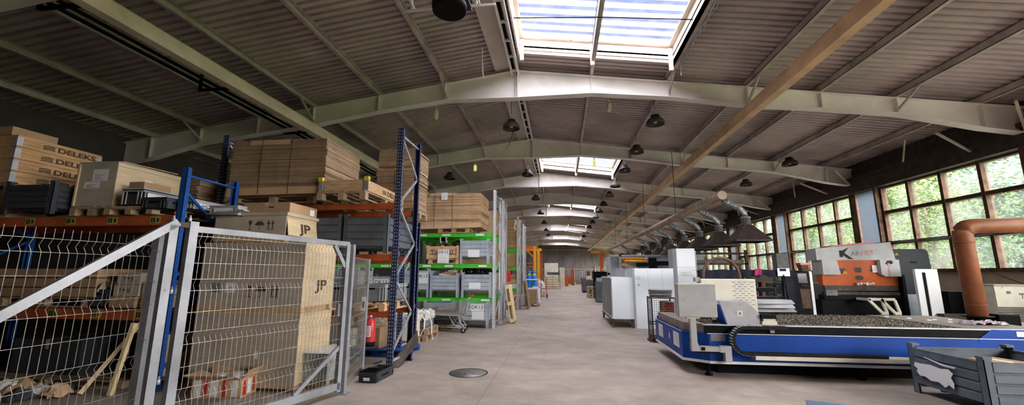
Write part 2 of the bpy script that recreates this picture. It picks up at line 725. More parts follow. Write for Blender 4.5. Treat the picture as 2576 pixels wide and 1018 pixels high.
# window wall
ZS, ZT = 1.70, 4.64
b = B().box(XW, XW + .3, -4, YB + .3, 0, ZS - .02)
struct('wall_right', b, M_wallbeige)
b = B().box(XW - .22, XW + .3, -4, YB + .3, ZT + .02, 5.10).box(XW - .3, XW + .3, -4, YB + .3, 5.10, 5.22).box(XW, XW + .35, -4, YB + .3, 5.22, 5.9)
struct('trim_44', b, M_darkmetal)
b = B().box(XW - .12, XW + .3, -4, YB + .3, ZS - .02, ZS + .03)
struct('trim_45', b, M_rust)

M_glass = sheer('grimy_window_glass', (.85, .88, .875), (.42, .46, .43), .09, .8, .16, .75)
M_colpanel = sheer('milky_column_cladding', (.2, .22, .25), (.34, .38, .43), .90, 1.2, .15, .5)
NB = 11
cs = B()
for i in range(-1, NB):
    y = G0 + BAY * i
    cs = B().box(XW + .1, XW + .12, y - 1.05, y + .1, ZS + .03, ZT + .02)
    cs.mi = 1
    cs.box(XW - .14, XW + .02, y + .1, y + .2, 0, ZT + .4).box(XW - .14, XW + .02, y - 1.13, y - 1.05, ZS, ZT + .02)
    c = struct('trim_%d' % (60 + i), cs, [M_colpanel, M_rust])
ROWS = (ZS + .03, 2.69, 3.76, ZT + .02)
fr = B()
for i in range(5):
    yy = .2 + i * (4.67 / 4) + (0 if i else .03) - (.03 if i == 4 else 0)
    fr.box(-.09, .09, yy - .05, yy + .05, ROWS[0], ROWS[3])
for z in ROWS[1:3]:
    fr.box(-.07, .09, .2, 4.87, z - .055, z + .055)
for z in (ROWS[0] + .03, ROWS[3] - .03):
    fr.box(-.07, .09, .2, 4.87, z - .03, z + .03)
frm = fr.mesh('window', M_rust)
gl = B()
for i in range(4):
    for za, zb in zip(ROWS, ROWS[1:]):
        gl.box(.02, .026, .2 + i * 4.67 / 4 + .05, .2 + (i + 1) * 4.67 / 4 - .05, za + .05, zb - .05)
glm = gl.mesh('pane', M_glass)
for i in range(0, NB):
    w = struct('window_%d' % (i + 1), frm, None, loc=(XW + .1, G0 - BAY + BAY * i, 0))
    obj('pane', glm, None, w)

# ---------------------------------------------------------------- outside the windows
M_leafA = pm('sunny_leaf', (.105, .165, .025), .6, 0, .5, .9)
M_leafB = pm('blue_green_leaf', (.032, .095, .042), .6, 0, .5, .9)
M_bark = pm('grey_bark', (.12, .09, .06), .9, 0, .3, 5)
M_grass = pm('meadow', (.10, .17, .03), .9, 0, .4, .6)
struct('ground', B().box(XW + 6.3, 90, -30, 130, -.4, -.15), M_grass)
M_bounce = pm('pale_bounce_ground', (.36, .34, .30), .9, 0, .2, 4)
struct('ground', B().box(XW + .3, XW + 6.3, -30, 130, -.4, -.15), M_bounce)  # pale strip added outside to bounce daylight up to the ceiling


def crown(r, h, n, rnd):
    b = B()
    cl = [(rnd.uniform(-1, 1) * r * .75, rnd.uniform(-1, 1) * r * .75, h * rnd.uniform(.12, .95), r * rnd.uniform(.32, .6)) for _ in range(26)]
    for k in range(n):
        cx, cyy, cz, cr = cl[k % len(cl)]
        d = Vector((rnd.gauss(0, 1), rnd.gauss(0, 1), rnd.gauss(0, 1))).normalized() * cr * rnd.uniform(.7, 1.05)
        p = Vector((cx, cyy, cz)) + d
        if p.z < .3:
            p.z = .3 + rnd.random()
        a = Vector((rnd.gauss(0, 1), rnd.gauss(0, 1), rnd.gauss(0, .6))).normalized() * rnd.uniform(.05, .105)
        c = a.cross(Vector((rnd.gauss(0, 1), rnd.gauss(0, 1), rnd.gauss(0, 1)))).normalized() * a.length * .55
        b.face([p - a, p + c, p + a, p - c])
    return b


def trunk(h, r, rnd):
    b = B().tube([(0, 0, -.3), (.05, .05, h * .3), (-.1, 0, h * .6), (0, .1, h * .9)], r, 8, taper=r * .25)
    for k in range(7):
        z = h * rnd.uniform(.2, .7)
        a = rnd.uniform(0, 6.3)
        l = rnd.uniform(.8, 2.0)
        b.tube([(0, 0, z), (math.cos(a) * l * .5, math.sin(a) * l * .5, z + l * .5), (math.cos(a) * l, math.sin(a) * l, z + l * .8)], r * .4, 5, taper=r * .1)
    return b


rnd = random.Random(3)
protos = []
for k in range(3):
    protos.append((crown(2.3, 8.5, 11000, rnd).mesh('foliage', (M_leafA, M_leafB, M_leafA)[k]), trunk(8, .17, rnd).mesh('trunk', M_bark)))
spots = [(16.4, 9.0), (16.1, 14.6), (16.6, 20.4), (16.2, 26.0), (16.8, 31.8), (16.4, 37.6), (16.8, 43.6), (16.6, 50), (16.8, 57), (22.4, 11.8), (22.6, 18.2), (22.3, 24.6), (22.6, 31.2), (22.6, 38.5), (28.6, 21.6), (28.8, 29.0), (29, 37)]
for k, (x, y) in enumerate(spots):
    t = thing('tree', ('sunlit green tree outside the tall windows' if k % 3 != 1 else 'darker green tree outside the tall windows') + ' of the hall', 'tree', (x, y, -.15), rnd.uniform(0, 6.3), 'trees seen through the window wall')
    t.scale = (1, 1, .85)
    obj('foliage', protos[k % 3][0], None, t)
    obj('trunk', protos[k % 3][1], None, t)

# ---------------------------------------------------------------- shared materials
M_navy = pm('navy_rack_paint', (.030, .040, .095), .45, 0, .25, 6, spots=.12, spotcol=(.2, .18, .16))
M_blue = pm('bright_blue_rack_paint', (.015, .085, .33), .42, 0, .2, 5)
M_orange = pm('orange_rack_beam_paint', (.40, .085, .028), .5, 0, .22, 4)
M_green = pm('lime_green_rack_beam_paint', (.075, .52, .04), .45, 0, .12, 3)
M_hole = pm('pale_slot_edges', (.62, .63, .64), .6)
M_holed = pm('dark_slots', (.05, .05, .055), .7)
M_postg = pm('light_grey_rack_upright', (.76, .77, .78), .45, .25, .1, 4)
M_gate = pm('silver_grey_gate_paint', (.31, .32, .34), .42, .25, .18, 3, spots=.1, spotcol=(.14, .10, .08))
M_wire = pm('galvanised_wire', (.42, .41, .37), .45, .5, .2, 20)
M_crate = pm('blue_grey_crate_paint', (.42, .475, .52), .5, .1, .16, 2.5, spots=.1, spotcol=(.16, .12, .09))
M_crated = pm('dark_grey_crate_paint', (.10, .112, .13), .5, .1, .2, 2.5)
M_slate = pm('slate_crate_paint', (.13, .155, .18), .45, .15, .2, 2.5, spots=.1, spotcol=(.1, .08, .07))
M_ply = pm('plywood', (.60, .47, .29), .7, 0, .12, 1.8, stretch=(1, 1, 5), spots=.08, spotcol=(.25, .17, .1))
M_plyg = pm('grey_shaded_plywood', (.47, .41, .32), .7, 0, .12, 1.8, stretch=(1, 1, 4), spots=.08, spotcol=(.2, .15, .1))  # darker copy with the crate fronts' shade in its colour; also plain grey goods
M_pine = wood('raw_pine', (.58, .40, .22), (.36, .22, .11), 3, 0)
M_pine2 = wood('weathered_pine', (.40, .29, .18), (.20, .14, .085), 3, 0)
M_pinel = wood('pale_new_pine', (.74, .60, .36), (.55, .40, .2), 3, 2)
M_collar = wood('orange_brown_spruce', (.56, .35, .17), (.36, .2, .09), 2.5, 1)
M_card = pm('brown_cardboard', (.42, .275, .155), .85, 0, .12, 2)
M_cardl = pm('light_cardboard', (.58, .385, .22), .85, 0, .1, 2)
M_cards = layered('stacked_flat_cardboard', (.42, .29, .18), (.20, .125, .07), 46)
M_cards2 = layered('stacked_warm_cardboard', (.64, .42, .24), (.27, .17, .09), 34)
M_paper = pm('white_paper', (.80, .80, .79), .8, 0, .04, 2)
M_ink = pm('black_ink', (.03, .03, .033), .8)
M_inkg = pm('grey_ink', (.22, .22, .23), .8)
M_inkb = pm('brown_stencil_ink', (.085, .055, .035), .85)
M_yel = pm('yellow_plastic', (.74, .55, .04), .5)
M_red = pm('red_enamel', (.55, .03, .035), .35)
M_bin = pm('grey_plastic_bin', (.20, .21, .225), .5, 0, .12, 3)
M_binl = pm('pale_grey_plastic_bin', (.40, .41, .42), .5, 0, .1, 3)
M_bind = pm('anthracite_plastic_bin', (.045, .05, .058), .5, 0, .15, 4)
M_film = pm('wrinkled_stretch_film', (.66, .63, .57), .3, 0, .25, 9, .6)
M_filmg = pm('clear_film_over_crate', (.34, .38, .34), .25, 0, .35, 7, .6)
M_strap = pm('dark_strapping', (.06, .055, .05), .6)
M_white = pm('white_enamel', (.78, .80, .81), .4, 0, .05, 1.5)
M_cloth = pm('dark_rag', (.05, .05, .06), .9, 0, .3, 12, .4)
M_rubber = pm('black_rubber', (.010, .010, .011), .7)
M_sticker = pm('yellow_sticker', (.42, .37, .06), .7)


# ---------------------------------------------------------------- builders
def rack_post(x, y, h, hole_mat, mat, parent, face=-1):
    """perforated C upright, slots on the face turned to the aisle"""
    b = B()
    w, d = .095, .07
    y0, y1 = (y, y + d) if face < 0 else (y - d, y)
    b.box(x - w / 2, x + w / 2, y0, y0 + .006, 0, h) if face < 0 else b.box(x - w / 2, x + w / 2, y1 - .006, y1, 0, h)
    b.box(x - w / 2, x - w / 2 + .006, y0, y1, 0, h).box(x + w / 2 - .006, x + w / 2, y0, y1, 0, h)
    b.box(x - w / 2 - .02, x + w / 2 + .02, y0 - .02, y1 + .02, 0, .008)
    b.mi = 1
    z = .12
    yf = y0 - .0015 if face < 0 else y1 + .0015
    while z < h - .04:
        for dx in (-.022, .022):
            b.box(x + dx - .006, x + dx + .006, min(yf, yf + .001), max(yf, yf + .001), z, z + .02)
        z += .06
    z = .15
    while z < h - .04:
        b.box(x + w / 2, x + w / 2 + .001, y0 + .03, y0 + .042, z, z + .02)
        z += .075
    return obj('post', b, [mat, hole_mat], parent)


def rack(name, label, frames, y0, depth, h, levels, mpost, mhole, mbeam, bh=.11, group=None, stickers=False, hs=None):
    """pallet rack: upright frames at the given x, a pair of beams per bay and level"""
    t = thing(name, label, 'pallet rack', (frames[0], y0, 0), 0, group)
    o = frames[0]
    for k, fx in enumerate(frames):
        x = fx - o
        hh = hs[k] if hs else h
        b = B()
        z, s = .25, 0
        b.bar((x, .04, .15), (x, depth - .04, .15), .03, .03)
        while z + .7 < hh:
            a, c = (.05, depth - .05) if s == 0 else (depth - .05, .05)
            b.bar((x, a, z), (x, c, z + .62), .035, .03, (1, 0, 0))
            s = 1 - s
            z += .64
        b.bar((x, .04, hh - .12), (x, depth - .04, hh - .12), .03, .03)
        f = obj('upright_frame', b, M_galv if mpost is not M_blue else M_blue, t)
        rack_post(x, 0, hh, mhole, mpost, f)
        rack_post(x, depth, hh, mhole, mpost, f, 1)
    for xa, xb in zip(frames, frames[1:]):
        lo, hi = sorted((xa - o, xb - o))
        for z in levels:
            for yy in (-.005, depth - .045):
                b = B()
                b.box(lo + .05, hi - .05, yy, yy + .05, z - bh, z)
                for e in (lo + .05, hi - .05 - .012):
                    b.box(e, e + .012, yy - .01, yy + .055, z - bh - .06, z + .05)
                bm = obj('beam', b, mbeam, t)
                if stickers and yy < 0:
                    x = hi - .28
                    while x > lo + .4:
                        sb = B().box(x - .17, x, yy - .002, yy, z - bh + .025, z - .02)
                        sb.mi = 1
                        sb.box(x - .155, x - .125, yy - .003, yy - .002, z - bh + .04, z - .035).box(x - .115, x - .085, yy - .003, yy - .002, z - bh + .04, z - .035).box(x - .06, x - .02, yy - .003, yy - .002, z - bh + .05, z - .045)
                        obj('sticker', sb, [M_sticker, M_ink], bm)
                        x -= .72
    return t


def pallet_at(label, x, y, z, rz=0, l=1.2, w=.8, mat=None, group=None, name='pallet', h=.144):
    """wooden pallet: deck boards, nine blocks, runners"""
    mat = mat or M_pine2
    t = thing(name, label, 'pallet', (x, y, z), rz, group)
    b = B()
    n = 5
    q = .022 * max(1, h / .144)
    for k in range(n):
        c = -w / 2 + w * (.1 + .8 * k / (n - 1))
        b.box(-l / 2, l / 2, c - w * .075, c + w * .075, h - q, h)
    for c in (-l / 2 + .05, 0, l / 2 - .05):
        b.box(c - .05, c + .05, -w / 2, w / 2, h - 2 * q, h - q)
    obj('deck', b, mat, t)
    bm = B().box(-.06, .06, -.05, .05, q, h - 2 * q).mesh('block', mat)
    rm = B().box(-l / 2, l / 2, -.05, .05, 0, q).mesh('runner', mat)
    for c in (-w / 2 + .05, 0, w / 2 - .05):
        for cx in (-l / 2 + .06, 0, l / 2 - .06):
            obj('block', bm, None, t, (cx, c, 0))
        obj('runner', rm, None, t, (0, c, 0))
    return t


def steel_crate(label, x, y, z, w, d, h, mat, group=None, rz=0, foot=.12, bands=4, name='steel_crate', post=.07):
    """stacking box pallet with ribbed sheet sides; origin front left bottom corner"""
    t = thing(name, label, 'crate', (x, y, z), rz, group)
    for px in (0, w - post):
        for py in (0, d - post):
            b = B()
            fx = 0 if px == 0 else post - .008
            fy = 0 if py == 0 else post - .008
            b.box(px, px + post, py + fy, py + fy + .008, 0, h + .035)
            b.box(px + fx, px + fx + .008, py, py + post, 0, h + .035)
            b.box(px - .004, px + post + .004, py - .004, py + post + .004, h + .03, h + .06)
            obj('corner_post', b, mat, t)
    g = .022
    bhh = (h - foot) / bands

    def side(u0, u1, v, out, axis):
        b = B()
        for k in range(bands):
            z0 = foot + bhh * k
            # projecting band with sloped lower lip, recessed groove above
            prof = [(v, z0), (v + out * .018, z0 + .012), (v + out * .018, z0 + bhh - g), (v, z0 + bhh - g * .4), (v, z0 + bhh), (v - out * .006, z0 + bhh), (v - out * .006, z0)]
            if axis == 'x':
                b.prism(prof, 'x', u0, u1)
            else:
                b.prism(prof, 'y', u0, u1)
        if axis == 'x':
            b.box(u0, u1, v - .02, v + .02, h - .02, h)
        else:
            b.box(v - .02, v + .02, u0, u1, h - .02, h)
        obj('ribbed_side', b, mat, t)
    side(post, w - post, .012, -1, 'x')
    side(post, w - post, d - .012, 1, 'x')
    side(post, d - post, .012, -1, 'y')
    side(post, d - post, w - .012, 1, 'y')
    b = B().box(.02, w - .02, .02, d - .02, foot, foot + .015)
    for k in range(4):
        yy = .1 + (d - .2) * k / 3
        b.box(.04, w - .04, yy - .02, yy + .02, foot - .03, foot)
    obj('floor_plate', b, mat, t)
    return t


def paper_on(t, x0, x1, z0, z1, y, txt=None, size=None, lines=0, name='paper_label', torn=False, mat=None, txtmat=None, ox=0, oz=0):
    """sheet of paper on the front (-y) face of a thing, optionally lettered"""
    b = B()
    if torn:
        b.prism([(x0, z0), (x0 + (x1 - x0) * .4, z0 + .04), (x1 - .05, z0 - .01), (x1, z0 + (z1 - z0) * .6), (x1 - .03, z1 - .03), (x0, z1)], 'y', y - .003, y - .001)
    else:
        b.box(x0, x1, y - .003, y - .001, z0, z1)
    b.mi = 1
    for k in range(lines):
        zz = z0 + (z1 - z0) * (.12 + .5 * k / max(1, lines))
        b.box(x0 + .04, x0 + .04 + (x1 - x0 - .08) * (.9 - .23 * (k % 3)), y - .0036, y - .003, zz, zz + .006)
    p = obj(name, b, [mat or M_paper, M_inkg], t)
    if txt:
        text('lettering', txt, size, txtmat or M_ink, p, ((x0 + x1) / 2 + ox, y - .0035, z1 - size * .62 + oz), (PI / 2, 0, 0))
    return p


def carton(label, x, y, z, w, d, h, mat=None, rz=0, name='cardboard_box', tape=True, group=None, flaps=False, cat='box'):
    t = thing(name, label, cat, (x, y, z), rz, group)
    b = B().box(0, w, 0, d, 0, h).bevel(.004) if not flaps else B().box(0, w, 0, d, 0, h - .02)
    obj('body', b, mat or M_card, t)
    if tape:
        obj('tape', B().box(w / 2 - .03, w / 2 + .03, -.0015, d + .0015, h * .72, h + .0015), M_paper if tape == 'w' else M_cardl, t)
    if flaps:
        for p, q, r_, s_ in (((0, 0, h - .02), (w, 0, h - .02), (w, -.16, h + .06), (0, -.16, h + .06)), ((0, d, h - .02), (w, d, h - .02), (w, d + .1, h + .12), (0, d + .1, h + .12)), ((0, 0, h - .02), (0, d, h - .02), (-.14, d, h + .02), (-.14, 0, h + .02)), ((w, 0, h - .02), (w, d, h - .02), (w + .08, d, h + .1), (w + .08, 0, h + .1))):
            n = (Vector(q) - Vector(p)).cross(Vector(s_) - Vector(p)).normalized() * .005
            b = B().hull8([p, q, r_, s_] + [tuple(Vector(v) + n) for v in (p, q, r_, s_)])
            obj('flap', b, mat or M_card, t)
    return t


def tote(label, x, y, z, w, d, h, mat, rz=0, name='plastic_tote', group=None, mat2=None):
    """open stacking container with rim, ribs and grips"""
    t = thing(name, label, 'plastic bin', (x, y, z), rz, group)
    b = B()
    e = .012
    b.box(e, w - e, e, d - e, 0, .012)
    b.box(e, w - e, e, e + .008, 0, h).box(e, w - e, d - e - .008, d - e, 0, h).box(e, e + .008, e, d - e, 0, h).box(w - e - .008, w - e, e, d - e, 0, h)
    obj('body', b, mat, t)
    b = B()
    for (z0, z1) in ((h - .05, h - .035), (h - .015, h)):
        b.box(0, w, 0, e, z0, z1).box(0, w, d - e, d, z0, z1).box(0, e, e, d - e, z0, z1).box(w - e, w, e, d - e, z0, z1)
    for px in (.03, .09, w - .10, w - .04):
        b.box(px, px + .01, 0, e, .02, h - .05).box(px, px + .01, d - e, d, .02, h - .05)
    for py in (.03, d - .04):
        b.box(0, e, py, py + .01, .02, h - .05).box(w - e, w, py, py + .01, .02, h - .05)
    obj('rim', b, mat2 or mat, t)
    obj('grip', B().box(w * .32, w * .68, .006, .011, h - .085, h - .055).box(w - .011, w - .006, d * .3, d * .7, h - .085, h - .055), M_black, t)
    return t


def board_stack(label, x, y, z, w, d, h, n, mat, straps=(), sleeve=True, name='cardboard_bale', jit=.014, group=None, sag=0):
    """bundle of flat boxes: many sheets, each slightly shifted"""
    t = thing(name, label, 'cardboard stack', (x, y, z), 0, group)
    rn = random.Random(int(x * 31 + z * 7 + n))
    b = B()
    th = h / n
    cx = cyj = 0
    for k in range(n):
        if k % 7 == 0:
            cx, cyj = rn.uniform(-jit, jit), rn.uniform(-jit, jit)
        dx, dy = cx + rn.uniform(-jit, jit) * .6, cyj + rn.uniform(-jit, jit) * .6
        z0 = th * k
        e = sag * (1 - k / n)
        a = [(dx, dy), (w + dx, dy), (w + dx, d + dy), (dx, d + dy)]
        b.hull8([(a[0][0], a[0][1], z0 - e), (a[1][0], a[1][1], z0 - e * .3), (a[2][0], a[2][1], z0 - e * .3), (a[3][0], a[3][1], z0 - e), (a[0][0], a[0][1], z0 + th * .9 - e), (a[1][0], a[1][1], z0 + th * .9 - e * .3), (a[2][0], a[2][1], z0 + th * .9 - e * .3), (a[3][0], a[3][1], z0 + th * .9 - e)])
    obj('sheets', b, mat, t)
    m = jit * 1.7
    for f in straps:
        xx = w * f
        s_ = B().box(xx - .006, xx + .006, -m - .003, -m, -sag * .5, h + .004).box(xx - .006, xx + .006, -m, d + m, h, h + .004).box(xx - .006, xx + .006, d + m, d + m + .003, 0, h + .004)
        obj('strap', s_, M_strap, t)
    if sleeve:
        obj('edge_board', B().box(w * .2, w * .62, -m - .001, -m + .003, h - .09, h + .003).box(w * .2, w * .62, -m, .12, h, h + .003), M_cardl, t)
        obj('edge_board', B().hull8([(-.01, -m - .001, -sag - .01), (w + .01, -m - .001, -sag * .3 - .01), (w + .01, -m + .003, -sag * .3 - .01), (-.01, -m + .003, -sag - .01), (-.01, -m - .001, .12 - sag), (w + .01, -m - .001, .12 - sag * .3), (w + .01, -m + .003, .12 - sag * .3), (-.01, -m + .003, .12 - sag)]), M_cardl, t)
    return t


def icons(t, x, y, z, s, mat, which='gua'):
    """fragile glass, umbrella and this-way-up arrows stencilled on a -y face"""
    b = B()
    ya, yb_ = y - .002, y - .0005
    if 'g' in which:
        b.prism([(x - .30 * s, z + .5 * s), (x - .30 * s, z + .22 * s), (x - .2 * s, z + .08 * s), (x - .12 * s, z + .05 * s), (x - .04 * s, z + .08 * s), (x + .06 * s, z + .22 * s), (x + .06 * s, z + .5 * s), (x - .06 * s, z + .5 * s), (x - .1 * s, z + .36 * s), (x - .16 * s, z + .5 * s)], 'y', ya, yb_)
        b.box(x - .15 * s, x - .09 * s, ya, yb_, z - .38 * s, z + .06 * s).box(x - .32 * s, x + .08 * s, ya, yb_, z - .46 * s, z - .38 * s)
    if 'u' in which:
        u = x + .95 * s
        b.prism([(u + .5 * s * math.cos(a), z + .0 * s + .42 * s * math.sin(a)) for a in [PI * k / 10 for k in range(11)]], 'y', ya, yb_)
        b.box(u - .025 * s, u + .025 * s, ya, yb_, z - .4 * s, z).box(u - .14 * s, u + .025 * s, ya, yb_, z - .46 * s, z - .4 * s)
        for k in range(4):
            b.box(u - .3 * s + k * .2 * s, u - .26 * s + k * .2 * s, ya, yb_, z + .47 * s, z + .58 * s)
    if 'a' in which:
        for c in (x + 1.95 * s, x + 2.4 * s):
            b.prism([(c - .18 * s, z + .12 * s), (c + .18 * s, z + .12 * s), (c, z + .52 * s)], 'y', ya, yb_)
            b.box(c - .06 * s, c + .06 * s, ya, yb_, z - .38 * s, z + .12 * s)
        b.box(x + 1.75 * s, x + 2.6 * s, ya, yb_, z - .47 * s, z - .41 * s)
    return obj('handling_marks', b, mat, t)


def mesh_panel(name, parent, p0, p1, z0, z1, folds, singles, pitch=.055, rw=.0022, out=1):
    """welded wire panel with V shaped stiffening folds, between two ground points"""
    p0, p1 = Vector((*p0, 0)), Vector((*p1, 0))
    d = p1 - p0
    L_ = d.length
    d.normalize()
    nrm = Vector((d.y, -d.x, 0)) * out
    b = B()
    n = int(L_ / pitch)
    for k in range(n + 1):
        c = p0 + d * (L_ * k / n)
        pts = [c + Vector((0, 0, z0))]
        for zc in sorted(folds):
            pts += [c + Vector((0, 0, zc - .055)), c + nrm * .035 + Vector((0, 0, zc)), c + Vector((0, 0, zc + .055))]
        pts.append(c + Vector((0, 0, z1)))
        for a, e in zip(pts, pts[1:]):
            b.bar(a, e, rw * 2, rw * 2, (d.x, d.y, 0))
    for zc in folds:
        for dz, o in ((-.055, 0), (.055, 0)):
            b.bar(p0 + Vector((0, 0, zc + dz)) - nrm * .004, p1 + Vector((0, 0, zc + dz)) - nrm * .004, rw * 2.5, rw * 2.5)
    for zc in singles:
        b.bar(p0 + Vector((0, 0, zc)) - nrm * .004, p1 + Vector((0, 0, zc)) - nrm * .004, rw * 2.5, rw * 2.5)
    return obj(name, b, M_wire, parent)

# ---------------------------------------------------------------- wire gate and fence, left foreground
GL, GR = Vector((-3.59, 3.56, 0)), Vector((-2.95, 5.5, 0))
gd = (GR - GL).normalized()
gn = Vector((gd.y, -gd.x, 0))
gt = thing('wire_gate', 'tall silver tube-framed wire mesh sliding gate standing open at left', 'gate', (0, 0, 0))
GUP = (gd.x, gd.y, 0)
b = B().bar(GL + Vector((0, 0, .05)), GL + Vector((0, 0, 2.09)), .075, .075, GUP)
obj('post', b, M_gate, gt)
P2 = GL - gd * .165
b = B().bar(P2 + Vector((0, 0, .05)), P2 + Vector((0, 0, 2.04)), .07, .07, GUP)
obj('post', b, M_gate, gt)
b = B().bar(GR - gd * .10 + Vector((0, 0, .05)), GR - gd * .10 + Vector((0, 0, 2.0)), .06, .06, GUP)
obj('post', b, M_gate, gt)
b = B().bar(GL + Vector((0, 0, 2.02)), GR - gd * .08 + Vector((0, 0, 2.0)), .05, .06)
obj('top_rail', b, M_gate, gt)
b = B().bar(GL - gd * 2.4 + Vector((0, 0, .12)), GR - gd * .08 + Vector((0, 0, .12)), .06, .09)
obj('bottom_rail', b, M_gate, gt)
b = B().bar(P2 + gd * .03 + Vector((0, 0, 2.07)), P2 - gd * 2.3 + Vector((0, 0, .22)), .07, .07)
obj('diagonal_brace', b, M_gate, gt)
b = B().bar(GR - gd * .32 + Vector((0, 0, 1.97)), GR - gd * .12 + Vector((0, 0, 1.68)), .035, .05)
obj('corner_brace', b, M_gate, gt)
b = B().bar(GR - gd * .75 + Vector((0, 0, .16)), GR - gd * .12 + Vector((0, 0, .62)), .035, .05)
obj('corner_brace', b, M_gate, gt)
b = B().bar(P2 + Vector((0, 0, 2.05)), GL + Vector((0, 0, 2.05)), .06, .05)
obj('top_link', b, M_darkmetal, gt)
for s_ in (P2 + Vector((0, 0, 2.08)), GL - gd * .03 + Vector((0, 0, 2.10)), P2 + gd * .08 - gn * .03 + Vector((0, 0, 1.42)), P2 + gd * .08 - gn * .03 + Vector((0, 0, .62))):
    obj('bolt', B().lathe([(.016, -.02), (.016, .02), (.009, .025), (.009, .05)], 8, tuple(s_)), M_galv, gt)
o_ = GR - gd * .13
b = B().bar(o_ - gn * .045 + Vector((0, 0, 1.02)), o_ - gn * .045 + Vector((0, 0, 1.18)), .05, .05, GUP).bar(o_ - gn * .09 + Vector((0, 0, 1.12)), o_ - gn * .09 - gd * .12 + Vector((0, 0, 1.12)), .02, .02)
obj('latch', b, M_galv, gt)
mesh_panel('mesh', gt, (GL + gd * .04)[:2], (GR - gd * .13)[:2], .16, 1.985, (1.90, 1.48, .98, .47), (1.69, 1.22, .72, .24), .052, .0017, -1)

ft = thing('wire_fence', 'silver wire mesh fence panel left of the gate with its diagonal brace', 'fence', (-4.1, 3.66, 0))
obj('post', B().box(.0, .075, -.02, .055, 0, 2.0), M_gate, ft)
b = B()
for zc in (.4, .95, 1.28, 1.5, 1.8):
    b.tube([(.075, .01, zc), (.10, -.02, zc + .01), (.06, -.035, zc + .02), (.02, -.03, zc)], .003, 5)
obj('clip', b, M_galv, ft)
mesh_panel('mesh', ft, (0, -.02), (0, -1.95), .05, 1.95, (1.81, 1.30, .75, .22), (1.57, 1.03, .48), .062, .0017, 1)

ft2 = thing('wire_fence', 'narrow wire mesh fence panel between gate end and red extinguisher', 'fence', (-2.95, 5.5, 0))
b = B().bar((0, 0, 0), (0, 0, 2.0), .06, .06)
b.box(-.09, .09, -.06, .06, 0, .008)
obj('post', b, M_gate, ft2)
b = B().bar((-.25, 1.0, 0), (-.25, 1.0, 1.83), .06, .06)
obj('post', b, M_gate, ft2)
mesh_panel('mesh', ft2, (-.0, .04), (-.24, .97), .05, 1.83, (1.76, 1.43, .93, .35), (1.6, 1.15, .62, .15), .045, .0017, -1)
pl = obj('sign_plate', B().box(-.27, -.20, .90, .903, 1.0, 1.22), M_paper, ft2)
obj('sign_mark', B().box(-.255, -.215, .897, .90, 1.05, 1.15), M_ink, pl)

# fire extinguisher on the end post
e = thing('fire_extinguisher', 'red fire extinguisher hanging at the end of the wire fence', 'fire extinguisher', (-3.145, 6.615, .42))
obj('cylinder', B().lathe([(.0, .05), (.083, .05), (.086, .06), (.086, .36), (.078, .40), (.045, .435), (.022, .445), (.022, .47)], 22), M_red, e)
obj('foot_ring', B().lathe([(.07, 0), (.084, .0), (.087, .075), (.07, .075)], 22), M_black, e)
obj('valve', B().lathe([(.024, .455), (.024, .49), (.0, .495)], 12).bar((-.02, 0, .475), (-.075, 0, .46), .025, .02), M_galv, e)
obj('handle', B().bar((-.03, 0, .50), (.075, -.005, .53), .022, .012).bar((-.03, 0, .485), (.06, -.005, .49), .022, .01), M_red, e)
obj('hose', B().tube([(-.07, 0, .46), (-.11, 0, .42), (-.115, -.01, .3), (-.10, -.01, .15)], .012, 7), M_rubber, e)
b = B()
for k in range(9):
    a0, a1 = -1.95 + k * .1, -1.95 + (k + 1) * .1
    b.hull8([(r * math.cos(a), r * math.sin(a), z) for z in (.16, .33) for r, a in ((.0862, a0), (.0862, a1), (.0872, a1), (.0872, a0))])
lb = obj('instruction_label', b, M_paper, e)
b = B()
for k, zz in enumerate((.30, .275, .25, .225, .20, .18)):
    for j in range(2):
        a0 = -1.85 + j * .36
        a1 = a0 + .26
        b.hull8([(r * math.cos(a), r * math.sin(a), z) for z in (zz, zz + .014) for r, a in ((.0873, a0), (.0873, a1), (.0882, a1), (.0882, a0))])
obj('print', b, M_red, lb)

# ---------------------------------------------------------------- big racks on the left
rack('pallet_rack', 'navy and orange pallet rack with tall perforated end frame beside the aisle', [-2.85, -6.35], 6.745, .96, 4.2, [.97, 1.92, 2.82], M_navy, M_hole, M_orange)
rack('pallet_rack', 'bright blue framed rack with orange beams behind the left fence', [-5.55, -9.46, -12.9], 5.25, 1.0, 3.15, [1.08, 2.43], M_blue, M_holed, M_orange, .15, stickers=True)
rack('pallet_rack', 'navy rear rack holding the high bales behind the tall end frame', [-3.26, -6.4, -9.6, -12.8], 8.12, .9, 2.75, [1.92, 2.78], M_navy, M_hole, M_orange)  # bays left of the twin bales added to block light
obj('kick_plate', B().hull8([(-2.92, 6.86, .02), (-2.80, 7.05, .0), (-2.72, 7.78, .30), (-2.74, 7.76, .52), (-2.93, 6.87, .025), (-2.815, 7.06, .005), (-2.735, 7.79, .305), (-2.755, 7.77, .525)]), M_darkmetal)
tag(bpy.data.objects['kick_plate'], 'dark warped steel sheet leaning inside the navy end frame', 'metal sheet')

_lr = [o for o in bpy.data.objects if o.get('label', '').startswith('bright blue framed')][0]
M_lightblock = pm('dark_light_block', (.035, .030, .026), .9)
for z in (1.065, 2.415):  # dark boards added to keep light from above out of the left bay
    obj('light_block_deck', B().box(-7.3, -.05, .05, .95, z - .02, z), M_lightblock, _lr)
obj('light_block_panel', B().box(-7.3, -.05, 1.02, 1.03, .0, 2.4), M_lightblock, _lr)  # dark back sheet added to block light behind the bay
